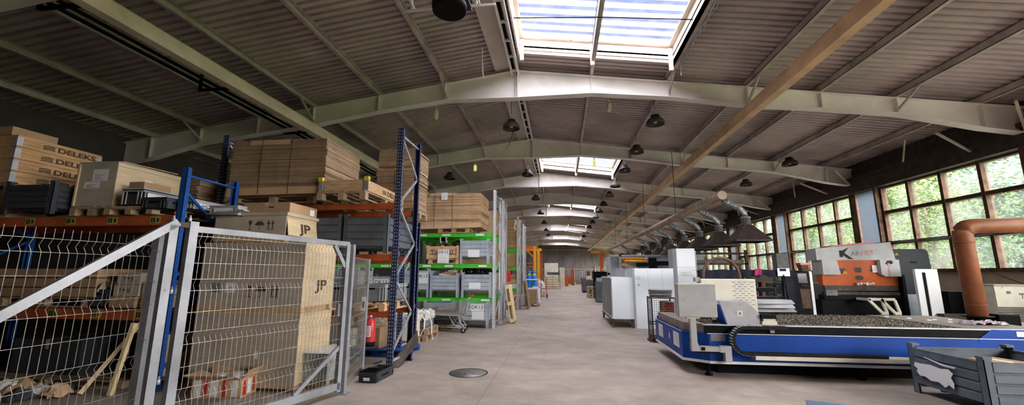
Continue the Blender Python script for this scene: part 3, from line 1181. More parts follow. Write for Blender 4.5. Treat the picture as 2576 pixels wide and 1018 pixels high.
# plywood machine crates standing on the floor
def machine_crate(label, z, h, y1=6.25):
    t = thing('plywood_crate', label, 'crate', (-5.25, 5.45, z))
    w, d = 1.615, y1 - 5.45
    b = B().box(0, w, 0, .012, .085, h).box(0, .012, .012, d, .085, h).box(0, w, d - .012, d, .085, h)
    obj('panel', b, M_plyg, t)  # darker than the end panel: front shade put into the colour
    b = B().box(w - .012, w, .012, d - .012, .085, h)
    obj('end_panel', b, M_ply, t)
    obj('lid', B().box(-.01, w + .01, -.01, d + .01, h, h + .014), M_ply, t)
    for k in range(3):
        xx = .05 + (w - .2) * k / 2
        obj('skid', B().box(xx, xx + .1, .091, d - .091, 0, .084), M_pine, t)
    obj('skid_plank', B().box(0, w, 0, .09, 0 if z else .04, .084), M_pine, t)
    obj('skid_plank', B().box(0, w, d - .09, d, 0 if z else .04, .084), M_pine, t)
    text('stencil', 'JP', .20, M_inkb, t, (w + .001, d * .58, h * .38), (PI / 2, 0, PI / 2), .001, sx=1.7, bold=.006)
    return t


c1 = machine_crate('lower of the two tall plywood crates behind the gate, on the floor', 0, 1.02)
c2 = machine_crate('upper tall plywood crate marked JP with grey faded paper', 1.035, .985)
icons(c2, .82, 0, .30, .17, M_inkb)
for xx, ww in ((.20, .14), (.42, .16)):
    paper_on(c2, xx, xx + ww, .28, .42, 0, lines=4, mat=M_inkg if xx < .3 else None)
paper_on(c1, .98, 1.04, .42, .52, 0)
c3 = thing('plywood_crate', 'low crate with umbrella and arrow marks under the cardboard tray', 'crate', (-5.38, 5.72, 2.07))
obj('panel', B().box(0, 1.20, 0, .012, .06, .40).box(0, .012, .012, .78, .06, .40).box(0, 1.20, .77, .782, .06, .40), M_plyg, c3)  # front shade put into the panel colour
obj('end_panel', B().hull8([(1.238, .012, .10), (1.25, .012, .10), (1.25, .76, .10), (1.238, .76, .10), (1.188, .012, .40), (1.2, .012, .40), (1.2, .76, .40), (1.188, .76, .40)]), M_ply, c3)
obj('lid', B().box(-.03, 1.23, -.03, .80, .40, .45), M_plyg, c3)
obj('skid', B().box(.0, 1.2, .0, .1, .0, .06), M_pine, c3)
obj('skid', B().box(0, 1.2, .68, .78, 0, .06), M_pine, c3)
text('stencil', 'JP', .20, M_inkb, c3, (1.233, .44, .22), (PI / 2 - .165, 0, PI / 2), .001, sx=1.7, bold=.006)
icons(c3, .62, 0, .25, .15, M_inkb)
ct = carton('shallow brown cardboard tray on top of the umbrella-marked crate', -5.0, 5.80, 2.52, .80, .72, .17, M_card, name='cardboard_tray')
obj('grip_hole', B().box(.44, .53, -.002, 0, .085, .105), M_ink, ct)
obj('shipping_label', B().box(.801, .803, .52, .64, .03, .13), M_paper, ct)
tag(obj('steel_plate', B().box(-4.1, -3.75, 5.7, 6.2, 2.055, 2.065), M_galv), 'thin pale board lying on the top edge of the tall crates', 'board')

# parcel on the floor behind the gate
pb = carton('open brown carton with red and white tape on the floor behind the gate', -4.78, 5.05, 0, .64, .33, .25, M_cardl, rz=.12, flaps=True, tape=False)
for k, (x0, x1, m) in enumerate(((.03, .12, M_paper), (.16, .20, M_red), (.24, .34, M_paper), (.4, .44, M_red), (.52, .6, M_paper))):
    obj('tape', B().box(x0, x1, -.003, -.001, .02, .22), m, pb)
for k, (y0, y1, m) in enumerate(((.04, .1, M_red), (.13, .2, M_paper), (.24, .28, M_red))):
    obj('tape', B().box(.641, .643, y0, y1, .03, .21), m, pb)
b = B()
for k in range(5):
    b.box(.06 + k * .11, .12 + k * .11, .03 + (k % 2) * .08, .2 + (k % 2) * .06, .235, .25 + .012 * k)
obj('packing_paper', b, M_paper, pb)

# film wrapped bin, collared pallet and stored boxes right of the crates
wb = thing('wrapped_bin', 'low bin wrapped in clear crinkled film behind the gate latch', 'bin', (-3.66, 5.62, .1))
obj('body', B().box(0, .40, 0, .62, .0, .38).bevel(.02, 2), M_filmg, wb)
b = B()
rn = random.Random(5)
b.sheet(lambda u, v: (-.02 + .44 * u, -.02 + .66 * v, .385 + .03 * rn.random() * (0 < u < 1) * (0 < v < 1)), 10, 14)
obj('film_top', b, M_film, wb)
obj('skid', B().box(.02, .38, .02, .1, -.1, 0), M_pine2, wb)
obj('skid', B().box(.02, .38, .5, .58, -.1, 0), M_pine2, wb)


def collars(label, x, y, z, w, d, n, ch=.195, mat=M_collar, txt='DELEKS', right=True, caps=None, sx=1):
    """timber pallet collars with folding steel corner hinges"""
    t = thing('pallet_collar_box', label, 'crate', (x, y, z))
    for k in range(n):
        z0 = k * ch
        b = B().box(0, w, 0, .022, z0, z0 + ch - .006).box(0, w, d - .022, d, z0, z0 + ch - .006).box(0, .022, .022, d - .022, z0, z0 + ch - .006).box(w - .022, w, .022, d - .022, z0, z0 + ch - .006)
        c = obj('collar', b, mat, t)
        for px in (0, w):
            for py in (0, d):
                h = B()
                sx_, sy = (1 if px == 0 else -1), (1 if py == 0 else -1)
                h.box(min(px - sx_ * .004, px + sx_ * .07), max(px - sx_ * .004, px + sx_ * .07), min(py, py - sy * .004), max(py, py - sy * .004), z0 + .02, z0 + ch - .03)
                h.box(min(px, px - sx_ * .004), max(px, px - sx_ * .004), min(py, py + sy * .07), max(py, py + sy * .07), z0 + .02, z0 + ch - .03)
                obj('corner_hinge', h, M_galv, c)
        if txt:
            if right:
                m = text('stencil', txt, .115, M_inkb, c, (w + .002, d * .68, z0 + ch * .45), (PI / 2, 0, PI / 2), .0008, sx=1.5, bold=.004)
                q = B()
                for j in range(3):
                    q.bar((w + .002, d * .66 - .46, z0 + ch * (.3 + .14 * j)), (w + .002, d * .66 - .36, z0 + ch * (.36 + .14 * j)), .004, .014).bar((w + .002, d * .66 - .36, z0 + ch * (.36 + .14 * j)), (w + .002, d * .66 - .30, z0 + ch * (.3 + .14 * j)), .004, .014)
                obj('wing_mark', q, M_ink, c)
    if caps:
        for px in (0, w):
            q = B().box(px - .05, px + .05, -.03, .03, n * ch - .03, n * ch + .05).bevel(.012)
            cp = obj('cap', q, M_yel, t)
            obj('bracket', B().box(px - .035, px + .035, -.012, .0, .0, n * ch - .03), M_galv, cp)
    return t


dl = collars('pile of spruce pallet collars with steel hinges at far left', -9.30, 5.2, 2.98, .74, 1.2, 4)
carton('dusty brown box on top of the pallet collar pile', -9.2, 5.2, 3.765, .5, .6, .14, M_card, tape=False)
pallet_at('dark pallet under the tall collar pile at far left', -8.93, 5.8, 2.83, PI / 2)
obj('base_block', B().box(-9.3, -8.56, 5.25, 6.35, 2.43, 2.83), M_pine2)
tag(bpy.data.objects['base_block'], 'rough timber packing block under the collar pile pallet', 'timber block')
yc = obj('yellow_corner_cap', B().box(-9.0, -8.70, 5.0, 5.10, 2.80, 2.88).bevel(.02), M_yel)
tag(yc, 'yellow plastic corner cap at the left picture edge', 'corner cap')
s_ = steel_crate('dark steel box on the orange beam before the collar pile', -8.28, 5.02, 2.44, .84, .62, .44, M_bind, foot=.09)
# plywood case on its pallet
pallet_at('pallet carrying the pale plywood case on the left rack', -6.96, 5.78, 2.43, PI / 2, 1.2, .72)
pc = thing('plywood_case', 'pale plywood case with printed papers on the left rack', 'crate', (-7.31, 5.2, 2.58))
obj('front_panel', B().box(0, .67, 0, .015, 0, .66), M_plyg, pc)  # shaded front painted darker than the lit side
obj('side_panel', B().box(.655, .67, .015, 1.12, 0, .66).box(0, .015, .015, 1.12, 0, .66).box(.015, .655, 1.105, 1.12, 0, .66), M_ply, pc)
obj('lid', B().box(-.01, .68, -.01, 1.13, .605, .62).box(-.01, .68, -.01, 1.13, .66, .675), M_plyg, pc)
obj('loose_lid_board', B().hull8([(.2, .0, .68), (.69, .05, .68), (.69, .95, .70), (.2, .95, .70), (.2, .0, .69), (.69, .05, .69), (.69, .95, .71), (.2, .95, .71)]), M_ply, pc)
obj('edge_batten', B().box(0, .03, -.02, 0, 0, .64), M_ply, pc)
paper_on(pc, .26, .52, .38, .56, 0, lines=5)
paper_on(pc, .14, .40, .27, .37, 0, lines=4)
obj('note', B().box(.671, .673, .42, .55, .36, .48), M_paper, pc)
# grey euro containers right of it
t1 = tote('grey container carrying a torn brown carton, left rack top', -6.44, 5.14, 2.56, .38, .6, .26, M_bind, mat2=M_binl)
carton('torn brown carton on the grey container of the left rack', -6.40, 5.2, 2.83, .26, .42, .10, M_card, tape=False)
t2 = tote('lower dark handled container before the grey one, left rack top', -6.04, 5.10, 2.50, .42, .36, .17, M_bind)
t3 = tote('white edged container lettered JMS beside the blue frame', -6.02, 5.52, 2.56, .40, .6, .16, M_binl)
paper_on(t3, .08, .30, .03, .12, 0, 'JMS', .07)
text('lettering', 'JMS', .085, M_ink, obj('side_plate', B().box(.401, .403, .08, .36, .025, .105), M_paper, t3), (.404, .22, .062), (PI / 2, 0, PI / 2))
obj('side_plate', B().box(.381, .383, .06, .54, .03, .2), M_paper, t1)
pallet_at('low pallet under the grey containers of the left rack', -6.25, 5.62, 2.43, PI / 2, 1.0, .8, h=.12)
t4 = tote('white lettered container right behind the blue frame', -5.42, 5.6, 2.46, .5, .62, .16, M_binl)
paper_on(t4, .1, .4, .03, .12, 0, lines=3)
tag(obj('angle_profile', B().bar((-5.3, 5.5, 2.47), (-4.7, 5.52, 2.52), .12, .02), M_galv), 'flat steel strip beside the blue rack frame', 'steel strip')
board_stack('leaning pile of thin brown boards behind the blue frame', -7.30, 6.5, 2.50, .72, .6, .80, 26, M_cards, sleeve=False, name='board_pile', jit=.03)

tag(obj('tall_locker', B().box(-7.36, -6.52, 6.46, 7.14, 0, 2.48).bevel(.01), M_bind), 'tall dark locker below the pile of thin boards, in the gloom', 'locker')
# goods of the navy rack
board_stack('largest bale of flat brown cardboard, on top of the navy rack', -5.95, 6.5, 2.99, 1.84, 1.2, .98, 60, M_cards, (.33, .64), sag=.03)
pallet_at('pallet under the largest cardboard bale', -5.15, 7.15, 2.825, 0, 1.6, 1.1)
cl = collars('single collar with yellow corner caps beside the largest bale', -4.13, 6.45, 3.0, .84, 1.65, 1, .19, M_pine, caps=True)
pallet_at('raised pallet carrying the yellow-capped collar', -3.72, 7.25, 2.83, PI / 2, 1.7, .88, h=.165)
steel_crate('dark grey ribbed steel crate, right one on the navy rack', -3.70, 6.52, 1.925, .80, 1.2, .61, M_crated)
steel_crate('dark grey ribbed steel crate, left one on the navy rack', -4.55, 6.52, 1.925, .82, 1.2, .61, M_crated)
pallet_at('pallet under the grey storage bins of the navy rack', -3.40, 7.22, .975, PI / 2, 1.2, .95, M_pine)
for k, (x, y, l) in enumerate(((-3.50, 6.62, 'front'), (-3.50, 7.04, 'middle'), (-3.50, 7.46, 'rear'))):
    tote('%s grey storage bin in the row above the red extinguisher' % l, x, y, 1.12, .57, .40, .29, M_bin, mat2=M_binl, group='storage bins on the navy rack')
tote('grey storage bin left of the row, half behind the mesh', -4.12, 6.62, 1.12, .57, .40, .29, M_bin)
# bales on the rear rack
pallet_at('pallet under the twin bales behind the navy frame', -3.50, 8.58, 2.79, 0, .86, .9)
board_stack('lower of the twin bales seen through the navy frame', -3.92, 8.1, 2.94, .84, .9, .84, 40, M_cards, (.5,), sleeve=False)
pallet_at('thin pallet between the twin cardboard bales', -3.50, 8.56, 3.79, 0, .84, .86, M_pine, h=.06)
board_stack('upper of the twin bales seen through the navy frame', -3.90, 8.12, 3.86, .82, .88, .40, 16, M_cards, sleeve=False)
for k in range(3):  # extra goods added to block light at the back left
    pallet_at('pallet added behind the largest bale to block light, bay %s of the rear rack' % ('beside it', 'farther left', 'farthest left')[k], -5.2 - 3.2 * k, 8.5, 2.79, 0)
    board_stack('bale of flat cardboard added on the rear rack to block light, %s' % ('nearest the largest bale', 'second to its left', 'at the far left')[k], -6.0 - 3.2 * k, 8.05, 2.94, 1.5, .9, .7, 24, M_cards, sleeve=False)

# ground level by the frame
pallet_at('blue pallet on the floor behind the extinguisher', -3.62, 8.3, 0, 0, 1.2, .9, M_blue, h=.13)
bx = carton('brown carton with white tape on the blue pallet', -4.2, 7.95, .135, .62, .6, .40, M_card, tape='w')
obj('label', B().box(.38, .5, -.003, -.001, .12, .28), M_paper, bx)


def draped(label, x, y, z, w, d, h, mat, seed, name='wrapped_pallet_load', box=None):
    """pale boxed load with a crumpled film hood over its upper part"""
    t = thing(name, label, 'wrapped load', (x, y, z))
    rn = random.Random(seed)
    g = {}
    sk = .16

    def f(u, v):
        k = (round(u * 24), round(v * 24))
        if k not in g:
            m = min(u, 1 - u, v, 1 - v)
            e = .17
            zz = h - sk * (1 - m / e) + rn.uniform(-.02, .02) if m < e else h + .05 * math.sin(k[0] * 1.3) * math.cos(k[1] * .9) + rn.uniform(-.03, .06)
            iu = (min(max((u - e) / (1 - 2 * e), 0), 1))
            iv = (min(max((v - e) / (1 - 2 * e), 0), 1))
            o = (-.02 if u < e else .02 if u > 1 - e else 0), (-.02 if v < e else .02 if v > 1 - e else 0)
            j = .014
            g[k] = (w * iu + o[0] + rn.uniform(-j, j), d * iv + o[1] + rn.uniform(-j, j), zz)
        return g[k]
    obj('film', B().sheet(f, 24, 24, False), mat, t)
    obj('load', B().box(0, w, 0, d, 0, h - .04).bevel(.01), box or M_plyl, t)
    return t


M_plyl = pm('pale_board', (.70, .64, .50), .7, 0, .1, 2)
wl = draped('pale film-wrapped load behind the navy frame, nearer one', -4.02, 8.75, .16, .72, .74, .55, M_film, 2)
pallet_at('pallet under the nearer film-wrapped load', -3.66, 9.12, 0, PI / 2, .8, .74)
wl2 = draped('wrapped load with loose white straps on stacked pallets', -3.92, 9.80, .30, .62, .72, .34, M_film, 4, box=M_bin)
obj('loose_strap', B().tube([(.5, -.03, .35), (.64, -.05, .2), (.64, -.06, 0), (.54, -.05, -.18), (.46, -.05, -.27)], .018, 6), M_paper, wl2)
obj('loose_strap', B().tube([(.62, .3, .3), (.72, .25, .1), (.74, .2, -.12), (.8, .1, -.27)], .015, 6), M_paper, wl2)
for k in range(2):
    pallet_at('%s pallet in the stack under the strapped load' % ('bottom', 'top')[k], -3.56, 10.15 + .02 * k, .148 * k, PI / 2 + .05 * (k - 1), .84, .74, M_pine2)
gb = tote('grey tray with a ribbed lid on the floor by the navy frame', -3.03, 6.06, 0, .30, .58, .14, M_bind, rz=-.05)
obj('lid', B().box(.01, .29, .02, .30, .14, .155).box(.04, .26, .05, .06, .155, .165).box(.04, .26, .1, .11, .155, .165).box(.04, .26, .15, .16, .155, .165).box(.04, .26, .2, .21, .155, .165), M_black, gb)
obj('label', B().box(.09, .19, -.003, -.001, .03, .075), M_paper, gb)
tag(obj('cable_hook', B().tube([(-3.35, 7.25, .01), (-3.3, 7.32, .015), (-3.22, 7.3, .05), (-3.2, 7.24, .06)], .012, 6), M_rust), 'small bent iron hook lying on the floor near the extinguisher', 'hook')
# dark clutter behind mesh
collars('collar box lettered DELEKS half hidden behind the mesh', -3.56, 6.36, .45, .25, .38, 1, .28, M_plyg, txt=None)
text('stencil', 'DELEKS', .10, M_ink, bpy.data.objects['pallet_collar_box.002'], (.16, -.003, .15), (PI / 2, 0, 0))
steel_crate('grey steel crate behind the mesh, right of the JP crate', -4.35, 6.95, 1.14, .75, .6, .5, M_crate)

# ---------------------------------------------------------------- left bay, dark lower shelves behind the fence
board_stack('long flat brown box load on the lower orange beam, left bay', -8.55, 5.30, 1.24, 1.75, .8, .42, 3, M_card, sleeve=False, name='long_carton', jit=.006)
pallet_at('pallet under the long brown load in the left bay', -7.7, 5.72, 1.085, 0, 1.6, .8)
rn = random.Random(11)
for k, (x, y, z, w, d, h, m, l) in enumerate(((-6.55, 5.32, 1.09, .42, .4, .16, M_card, 'bottom'), (-6.52, 5.33, 1.255, .42, .4, .16, M_plyg, 'middle'), (-6.50, 5.34, 1.42, .40, .4, .17, M_plyg, 'top'))):
    c = carton('%s one in the pile of pale printed boxes behind the fence' % l, x, y, z, w, d, h, m)
    if k:
        icons(c, .12, 0, .08, .06, M_ink)
for k, (x, z, l) in enumerate(((-6.06, 1.09, 'lower'), (-6.06, 1.28, 'upper'))):
    carton('%s white-labelled box beside the blue frame, left bay' % l, x, 5.34, z, .40, .4, .18, M_plyg if k else M_card)
tote('dark bin with a rag next to the printed boxes', -7.0, 5.32, 1.09, .42, .4, .26, M_bind)
tag(obj('rag', B().sheet(lambda u, v: (-7.0 + .42 * u, 5.3 + .42 * v, 1.35 + .07 * math.sin(9 * u + 5 * v) + .05 * math.cos(13 * v)), 14, 12), M_plyg), 'crumpled beige cloth on the dark bin in the left bay', 'cloth')
# floor level
tag(obj('timber_offcut', B().bar((-6.35, 5.0, .02), (-5.95, 5.35, .95), .06, .05), M_pinel), 'thin pale batten leaning behind the fence, left of two', 'batten')
tag(obj('timber_offcut', B().bar((-5.93, 5.02, 0), (-5.94, 5.2, .9), .05, .05), M_pinel), 'upright pale batten leaning behind the fence, right of two', 'batten')
carton('dark brown carton on the floor under the left bay', -6.0, 5.35, .1, .40, .5, .62, M_card)
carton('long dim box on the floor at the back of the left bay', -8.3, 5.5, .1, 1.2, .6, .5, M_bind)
pallet_at('floor pallet under the left bay of the blue rack', -7.4, 5.7, 0, 0, 2.6, .8, h=.1)
bg = thing('rubbish_heap', 'crumpled paper and film rubbish on the floor behind the fence', 'rubbish', (-7.1, 4.85, 0))
for k in range(7):
    x, y, s_ = rn.uniform(-.45, .55), rn.uniform(-.2, .2), rn.uniform(.09, .2)
    q = B()
    g = {}

    def f(u, v, x=x, y=y, s_=s_, g=g):
        k_ = (round(u * 8), round(v * 8))
        if k_ not in g:
            g[k_] = (x + (u - .5) * 2.4 * s_ + rn.uniform(-.02, .02), y + (v - .5) * 2 * s_ + rn.uniform(-.02, .02), max(.005, s_ * (1 - ((u - .5) ** 2 + (v - .5) ** 2) * 4)) + rn.uniform(0, .05))
        return g[k_]
    q.sheet(f, 8, 8, False)
    obj('crumpled_sheet', q, (M_card, M_film, M_cloth, M_cardl)[k % 4], bg)
# boards and bags leaning in the dark, second row
board_stack('dark stack of flat boards on the floor behind the printed boxes', -10.2, 7.2, 0, 2.6, .6, .9, 12, M_cards, sleeve=False, name='board_pile')

# ---------------------------------------------------------------- cutting table, right foreground
M_mblue = pm('machine_blue_paint', (.001, .052, .31), .45, 0, .12, 2, spots=.06, spotcol=(.1, .1, .12))
M_mwhite = pm('yellowed_white_cover', (.70, .66, .55), .5, 0, .10, 2.2, spots=.12, spotcol=(.45, .30, .12))
M_mgrey = pm('grey_white_cabinet_paint', (.42, .42, .425), .45, 0, .10, 3, spots=.15, spotcol=(.2, .2, .21))
M_scrap = pm('sparkling_scale_steel', (.17, .14, .11), .45, .4, .5, 22, .5, spots=.5, spotcol=(.62, .58, .52))  # scale-covered steel, bright spots paint in the sparkle
M_deck = pm('dusty_deck_plate', (.25, .21, .18), .55, .3, .2, 4)
M_prborange = pm('orange_press_paint', (.50, .088, .006), .45, 0, .1, 2.5, spots=.05)
M_navyc = pm('dark_slate_cabinet_paint', (.017, .020, .028), .45, 0, .12, 2)
M_pipe = pm('orange_brown_duct_paint', (.25, .085, .035), .5, 0, .18, 3, spots=.08, spotcol=(.15, .06, .03))
M_screen = pm('dark_screen_glass', (.02, .022, .028), .15)
M_tarp = pm('navy_tarpaulin', (.010, .012, .022), .75, 0, .3, 5, .4)

T = thing('cutting_table', 'long blue plasma cutting table with slatted bed and white console', 'machine', (1.99, 7.13, 0))
W_, D_ = 5.35, 2.17
b = B().box(.35, W_, 0, .03, .24, .66).box(.0, .03, .25, D_, .24, .66).box(.03, W_, D_ - .03, D_, .24, .72).box(W_ - .03, W_, .03, D_, .24, .72)
b.prism([(0, .25), (.0, .24), (.35, 0), (.36, .03), (.03, .26)], 'z', .24, .66)
b.prism([(W_ - 1.15, .60), (W_ - .02, .60), (W_ - .02, .795), (W_ - .95, .795), (W_ - 1.13, .66)], 'y', -.004, .028)
obj('skirt', b, M_mblue, T)
b = B().box(.34, W_ + .01, -.012, 0, .2, .24).box(-.012, 0, .25, D_, .2, .24)
b.prism([(-.012, .25), (.34, -.012), (.35, 0), (0, .26)], 'z', .2, .24)
b.box(.33, W_, -.006, -.001, .655, .664).box(-.006, -.001, .25, D_, .655, .664)
obj('white_edge_strip', b, M_white, T)
obj('shade_block', B().box(.55, W_ - .3, .30, D_ - .3, .0, .5), M_black, T)  # black block added to make the shade under the table
obj('guide_rail', B().box(.30, W_ - .90, .01, .05, .66, .785), M_black, T)
b = B().box(.28, W_, .0, .10, .785, .80).box(.28, W_, .10, .14, .775, .79)
obj('linear_rail', b, M_galv, T)
obj('side_tray', B().hull8([(.05, .28, .66), (.33, .05, .66), (.33, D_ - .03, .66), (.05, D_ - .03, .66), (.05, .28, .80), (.33, .05, .80), (.33, D_ - .03, .80), (.05, D_ - .03, .80)]), M_deck, T)
obj('bed_pan', B().box(.33, W_, .14, D_ - .03, .5, .70), M_deck, T)
# slats with slag
b = B()
rn = random.Random(21)
x = .42
while x < W_ - 1.25:
    y = .16
    while y < D_ - .06:
        h0 = .785 + rn.uniform(-.02, .012)
        e = y + .04
        j = rn.uniform(-.012, .012)
        b.hull8([(x + j, y, .69), (x + .006 + j, y, .69), (x + .006 - j, e, .69), (x - j, e, .69), (x + j * 2, y, h0 - .012), (x + .007 + j * 2, y, h0 - .012), (x + .007 - j, y + .02, h0 + .012), (x - j, y + .02, h0 + .012)])
        y += .04
    x += .042
sl = obj('slat_bed', b, M_scrap, T)
sl['kind'] = 'stuff'
obj('deck_plate', B().box(W_ - 1.22, W_ - .02, .14, D_ - .03, .78, .80), M_deck, T)
for (x, y) in ((4.5, 1.2), (4.66, 1.3), (4.62, .95), (4.2, 1.75), (4.95, 1.35), (4.4, 1.5)):
    obj('offcut', B().box(x, x + .07, y, y + .04, .80, .812), M_white, T)
for px in (.35, 2.6, 4.9):
    obj('levelling_foot', B().lathe([(.06, 0), (.06, .03), (.03, .04), (.03, .2)], 12, (px, .12, 0)), M_black, T)
    obj('levelling_foot', B().lathe([(.06, 0), (.06, .03), (.03, .04), (.03, .2)], 12, (px, D_ - .12, 0)), M_black, T)
# papers, vents on the end face
for y0, y1, z0, z1 in ((1.55, 1.90, .36, .60), (.42, .78, .36, .60), (1.03, 1.09, .42, .52)):
    p_ = B().box(-.003, -.001, y0, y1, z0, z1)
    p_.mi = 1
    if y1 - y0 > .1:
        for k in range(6):
            p_.box(-.0036, -.003, y0 + .05, y1 - .05 - .06 * (k % 3), z1 - .05 - .03 * k, z1 - .044 - .03 * k)
    obj('paper_label', p_, [M_paper, M_inkg], T)
b = B()
for k in range(10):
    for j in range(3):
        b.box(-.002, 0, .45 + k * .15, .54 + k * .15, .27 + j * .025, .278 + j * .025)
obj('vent_slots', b, M_ink, T)
obj('type_plate', B().box(.38, .60, -.004, -.001, .545, .645), M_inkg, T)
obj('type_plate', B().box(4.72, 4.95, -.008, -.005, .70, .775), M_paper, T)
b = B()
for k in range(4):
    b.box(4.86 + k * .07, 4.90 + k * .07, -.007, -.004, .50, .505)
b.box(4.80, 5.3, -.007, -.004, .545, .55)
obj('panel_seam', b, M_black, T)
# cable chain in its channel
path = []
for k in range(14):
    path.append((1.48 - k * .045, .775))
for k in range(17):
    a = PI / 2 + PI * k / 16
    path.append((.88 + .20 * math.cos(a), .575 + .20 * math.sin(a)))
for k in range(44):
    path.append((.93 + k * .045, .375))
b = B()
for (x0, z0), (x1, z1) in zip(path, path[1:]):
    q = Vector((x1 - x0, 0, z1 - z0)) * .9
    b.bar((x0, -.075, z0), (x0 + q.x, -.075, z0 + q.z), .11, .05, (0, 1, 0) if False else (-(z1 - z0), 0, x1 - x0))
obj('cable_chain', b, M_rubber, T)
b = B()
for (x0, z0), (x1, z1) in list(zip(path, path[1:]))[8:62]:
    d_ = Vector((x1 - x0, 0, z1 - z0)).normalized()
    n_ = Vector((d_.z, 0, -d_.x))
    c_ = Vector((x0, -.075, z0)) + n_ * .027
    b.bar(c_, c_ + d_ * .02, .115, .006, tuple(n_))
obj('chain_bands', b, M_mgrey, T)
b = B().box(.97, 3.7, -.15, -.005, .300, .308).box(.97, 3.7, -.155, -.15, .300, .358).box(.97, 3.7, -.006, -.001, .300, .37)
obj('chain_tray', b, M_mwhite, T)
# head housing of the gantry
b = B().prism([(.67, .80), (1.18, .80), (1.18, .98), (1.0, 1.165), (.60, 1.165), (.585, 1.10)], 'y', .06, .42)
h_ = obj('gantry_housing', b, M_mgrey, T)
obj('side_cover', B().hull8([(.655, .055, .80), (.675, .055, .80), (.675, .43, .80), (.655, .43, .80), (.565, .055, 1.10), (.59, .055, 1.11), (.59, .43, 1.11), (.565, .43, 1.10)]), M_mblue, T)
lg = obj('emblem_plate', B().box(.83, .92, .056, .059, .93, 1.02), M_mwhite, T)
obj('emblem', B().prism([(.86, .975), (.90, 1.0), (.885, .975), (.90, .95)], 'y', .053, .056), M_ink, lg)
obj('motor_cover', B().box(1.2, 1.42, .03, .22, .80, .86).box(1.22, 1.40, .03, .22, .86, .93), M_mwhite, T)
obj('motor', B().box(1.19, 1.41, .02, .24, .90, .965), M_black, T)
obj('carriage', B().box(1.0, 1.45, .0, .3, .79, .81).box(1.28, 1.34, -.03, .0, .69, .80), M_mgrey, T)
# console on its white arm
c_ = obj('console', B().box(-.13, .46, -.16, .02, .925, 1.445).bevel(.008), M_mgrey, T)
obj('console_lid', B().box(-.135, .465, -.17, .03, 1.435, 1.455), M_mwhite, T)
obj('console_bracket', B().box(.0, .2, -.12, -.02, .90, .925), M_mwhite, T)
b = B().box(.05, .14, -.11, -.02, .50, .90)
b.hull8([(.045, -.115, .40), (.18, -.115, .40), (.18, -.015, .40), (.045, -.015, .40), (.045, -.115, .52), (.145, -.115, .52), (.145, -.015, .52), (.045, -.015, .52)])
b.box(.17, .48, -.115, -.015, .40, .475).box(.47, .64, -.12, -.01, .39, .485).box(.54, .64, -.12, -.01, .245, .39)
obj('console_arm', b, M_mgrey, T)
obj('arm_clamp', B().box(.185, .245, -.12, -.116, .415, .465).box(.12, .50, -.1, -.02, .375, .40), M_black, T)
# scrap and tools left on the table
for k, (x, y, l, a) in enumerate(((.45, 1.3, .8, .3), (.5, .9, .6, -.5), (.7, 1.6, .7, .9), (.95, .6, .5, .2), (.6, .4, .6, 1.3))):
    tag(obj('flat_bar', B().bar((2.0 + x, 7.13 + y, .815), (2.0 + x + l * math.cos(a) * .6, 7.13 + y + l * math.sin(a) * .6, .83), .09, .03), (M_deck, M_rust, M_scrap)[k % 3]), ('long rusty bar', 'short brown bar', 'thick scale-covered bar', 'thin bar', 'dark angled bar')[k] + ' lying on the near left end of the cutting table', 'metal bar')
rag = B()
rn = random.Random(9)
gg = {}


def fr_(u, v):
    k = (round(u * 14), round(v * 8))
    if k not in gg:
        gg[k] = (6.58 + u * .62 + rn.uniform(-.03, .03), 7.62 + v * .3 + .1 * u + rn.uniform(-.03, .03), .805 + rn.uniform(0, .06) * (0 < u < 1))
    return gg[k]


M_pink = pm('pale_pink_cloth', (.62, .52, .57), .9, 0, .4, 14)
tag(obj('rag', rag.sheet(fr_, 14, 8), M_pink), 'crumpled pale pink rag on the right end of the cutting table', 'rag')

# plain white louvred cabinet behind the table
lc = thing('louvred_cabinet', 'yellowed white cabinet with slotted louvres behind the cutting table', 'cabinet', (3.02, 9.42, 0))
obj('body', B().box(0, 1.12, 0, .32, .0, 1.50).bevel(.02, 2), M_mwhite, lc)
b = B()
for r_ in range(11):
    for k in range(4 if r_ % 2 == 0 else 3):
        x = .63 + .12 * k + (0 if r_ % 2 == 0 else .055)
        b.box(x, x + .075, -.002, .001, 1.43 - r_ * .047, 1.438 - r_ * .047)
obj('louvre_slots', b, M_ink, lc)
obj('corner_knob', B().box(-.1, .0, .05, .2, 1.44, 1.53), M_mgrey, lc)
tag(obj('hose_arch', B().tube([(3.28, 10.0, 1.0)] + [(3.66 + .40 * math.cos(a), 10.0, 1.55 + .42 * math.sin(a)) for a in [PI - PI * k / 14 for k in range(15)]] + [(4.06, 10.0, 1.0)], .036, 8), M_rust), 'rust coloured arched cable hose rising behind the louvred cabinet', 'hose')
tag(obj('pump_bracket', B().box(3.0, 4.2, 9.9, 10.1, 0, 1.0), M_darkmetal), 'dark steel cable stand below the arched hose', 'stand')
# bent sheet profiles
tr = thing('trestle', 'dark trestle carrying the bent sheet profiles behind the table', 'trestle', (4.2, 9.65, 0))
obj('top', B().box(0, 1.1, 0, .6, .72, .78), M_black, tr)
for px in (.05, .98):
    for py in (.04, .5):
        obj('leg', B().box(px, px + .06, py, py + .06, 0, .72), M_black, tr)
for k, (x, y, z, a, l) in enumerate(((4.2, 9.68, .79, .05, 'lowest'), (4.16, 9.7, .875, -.03, 'middle'), (4.22, 9.72, .96, .08, 'topmost'))):
    p_ = B().prism([(0, .0), (.10, .07), (.12, .07), (.42, .07), (.50, .02), (.51, .03), (.43, .085), (.11, .085), (-.01, .01)], 'x', 0, .85)
    o = obj('sheet_profile', p_, M_mgrey, None, (x, y, z), (0, 0, a))
    tag(o, '%s of the three pale bent sheet profiles stacked behind the table' % l, 'sheet profile')
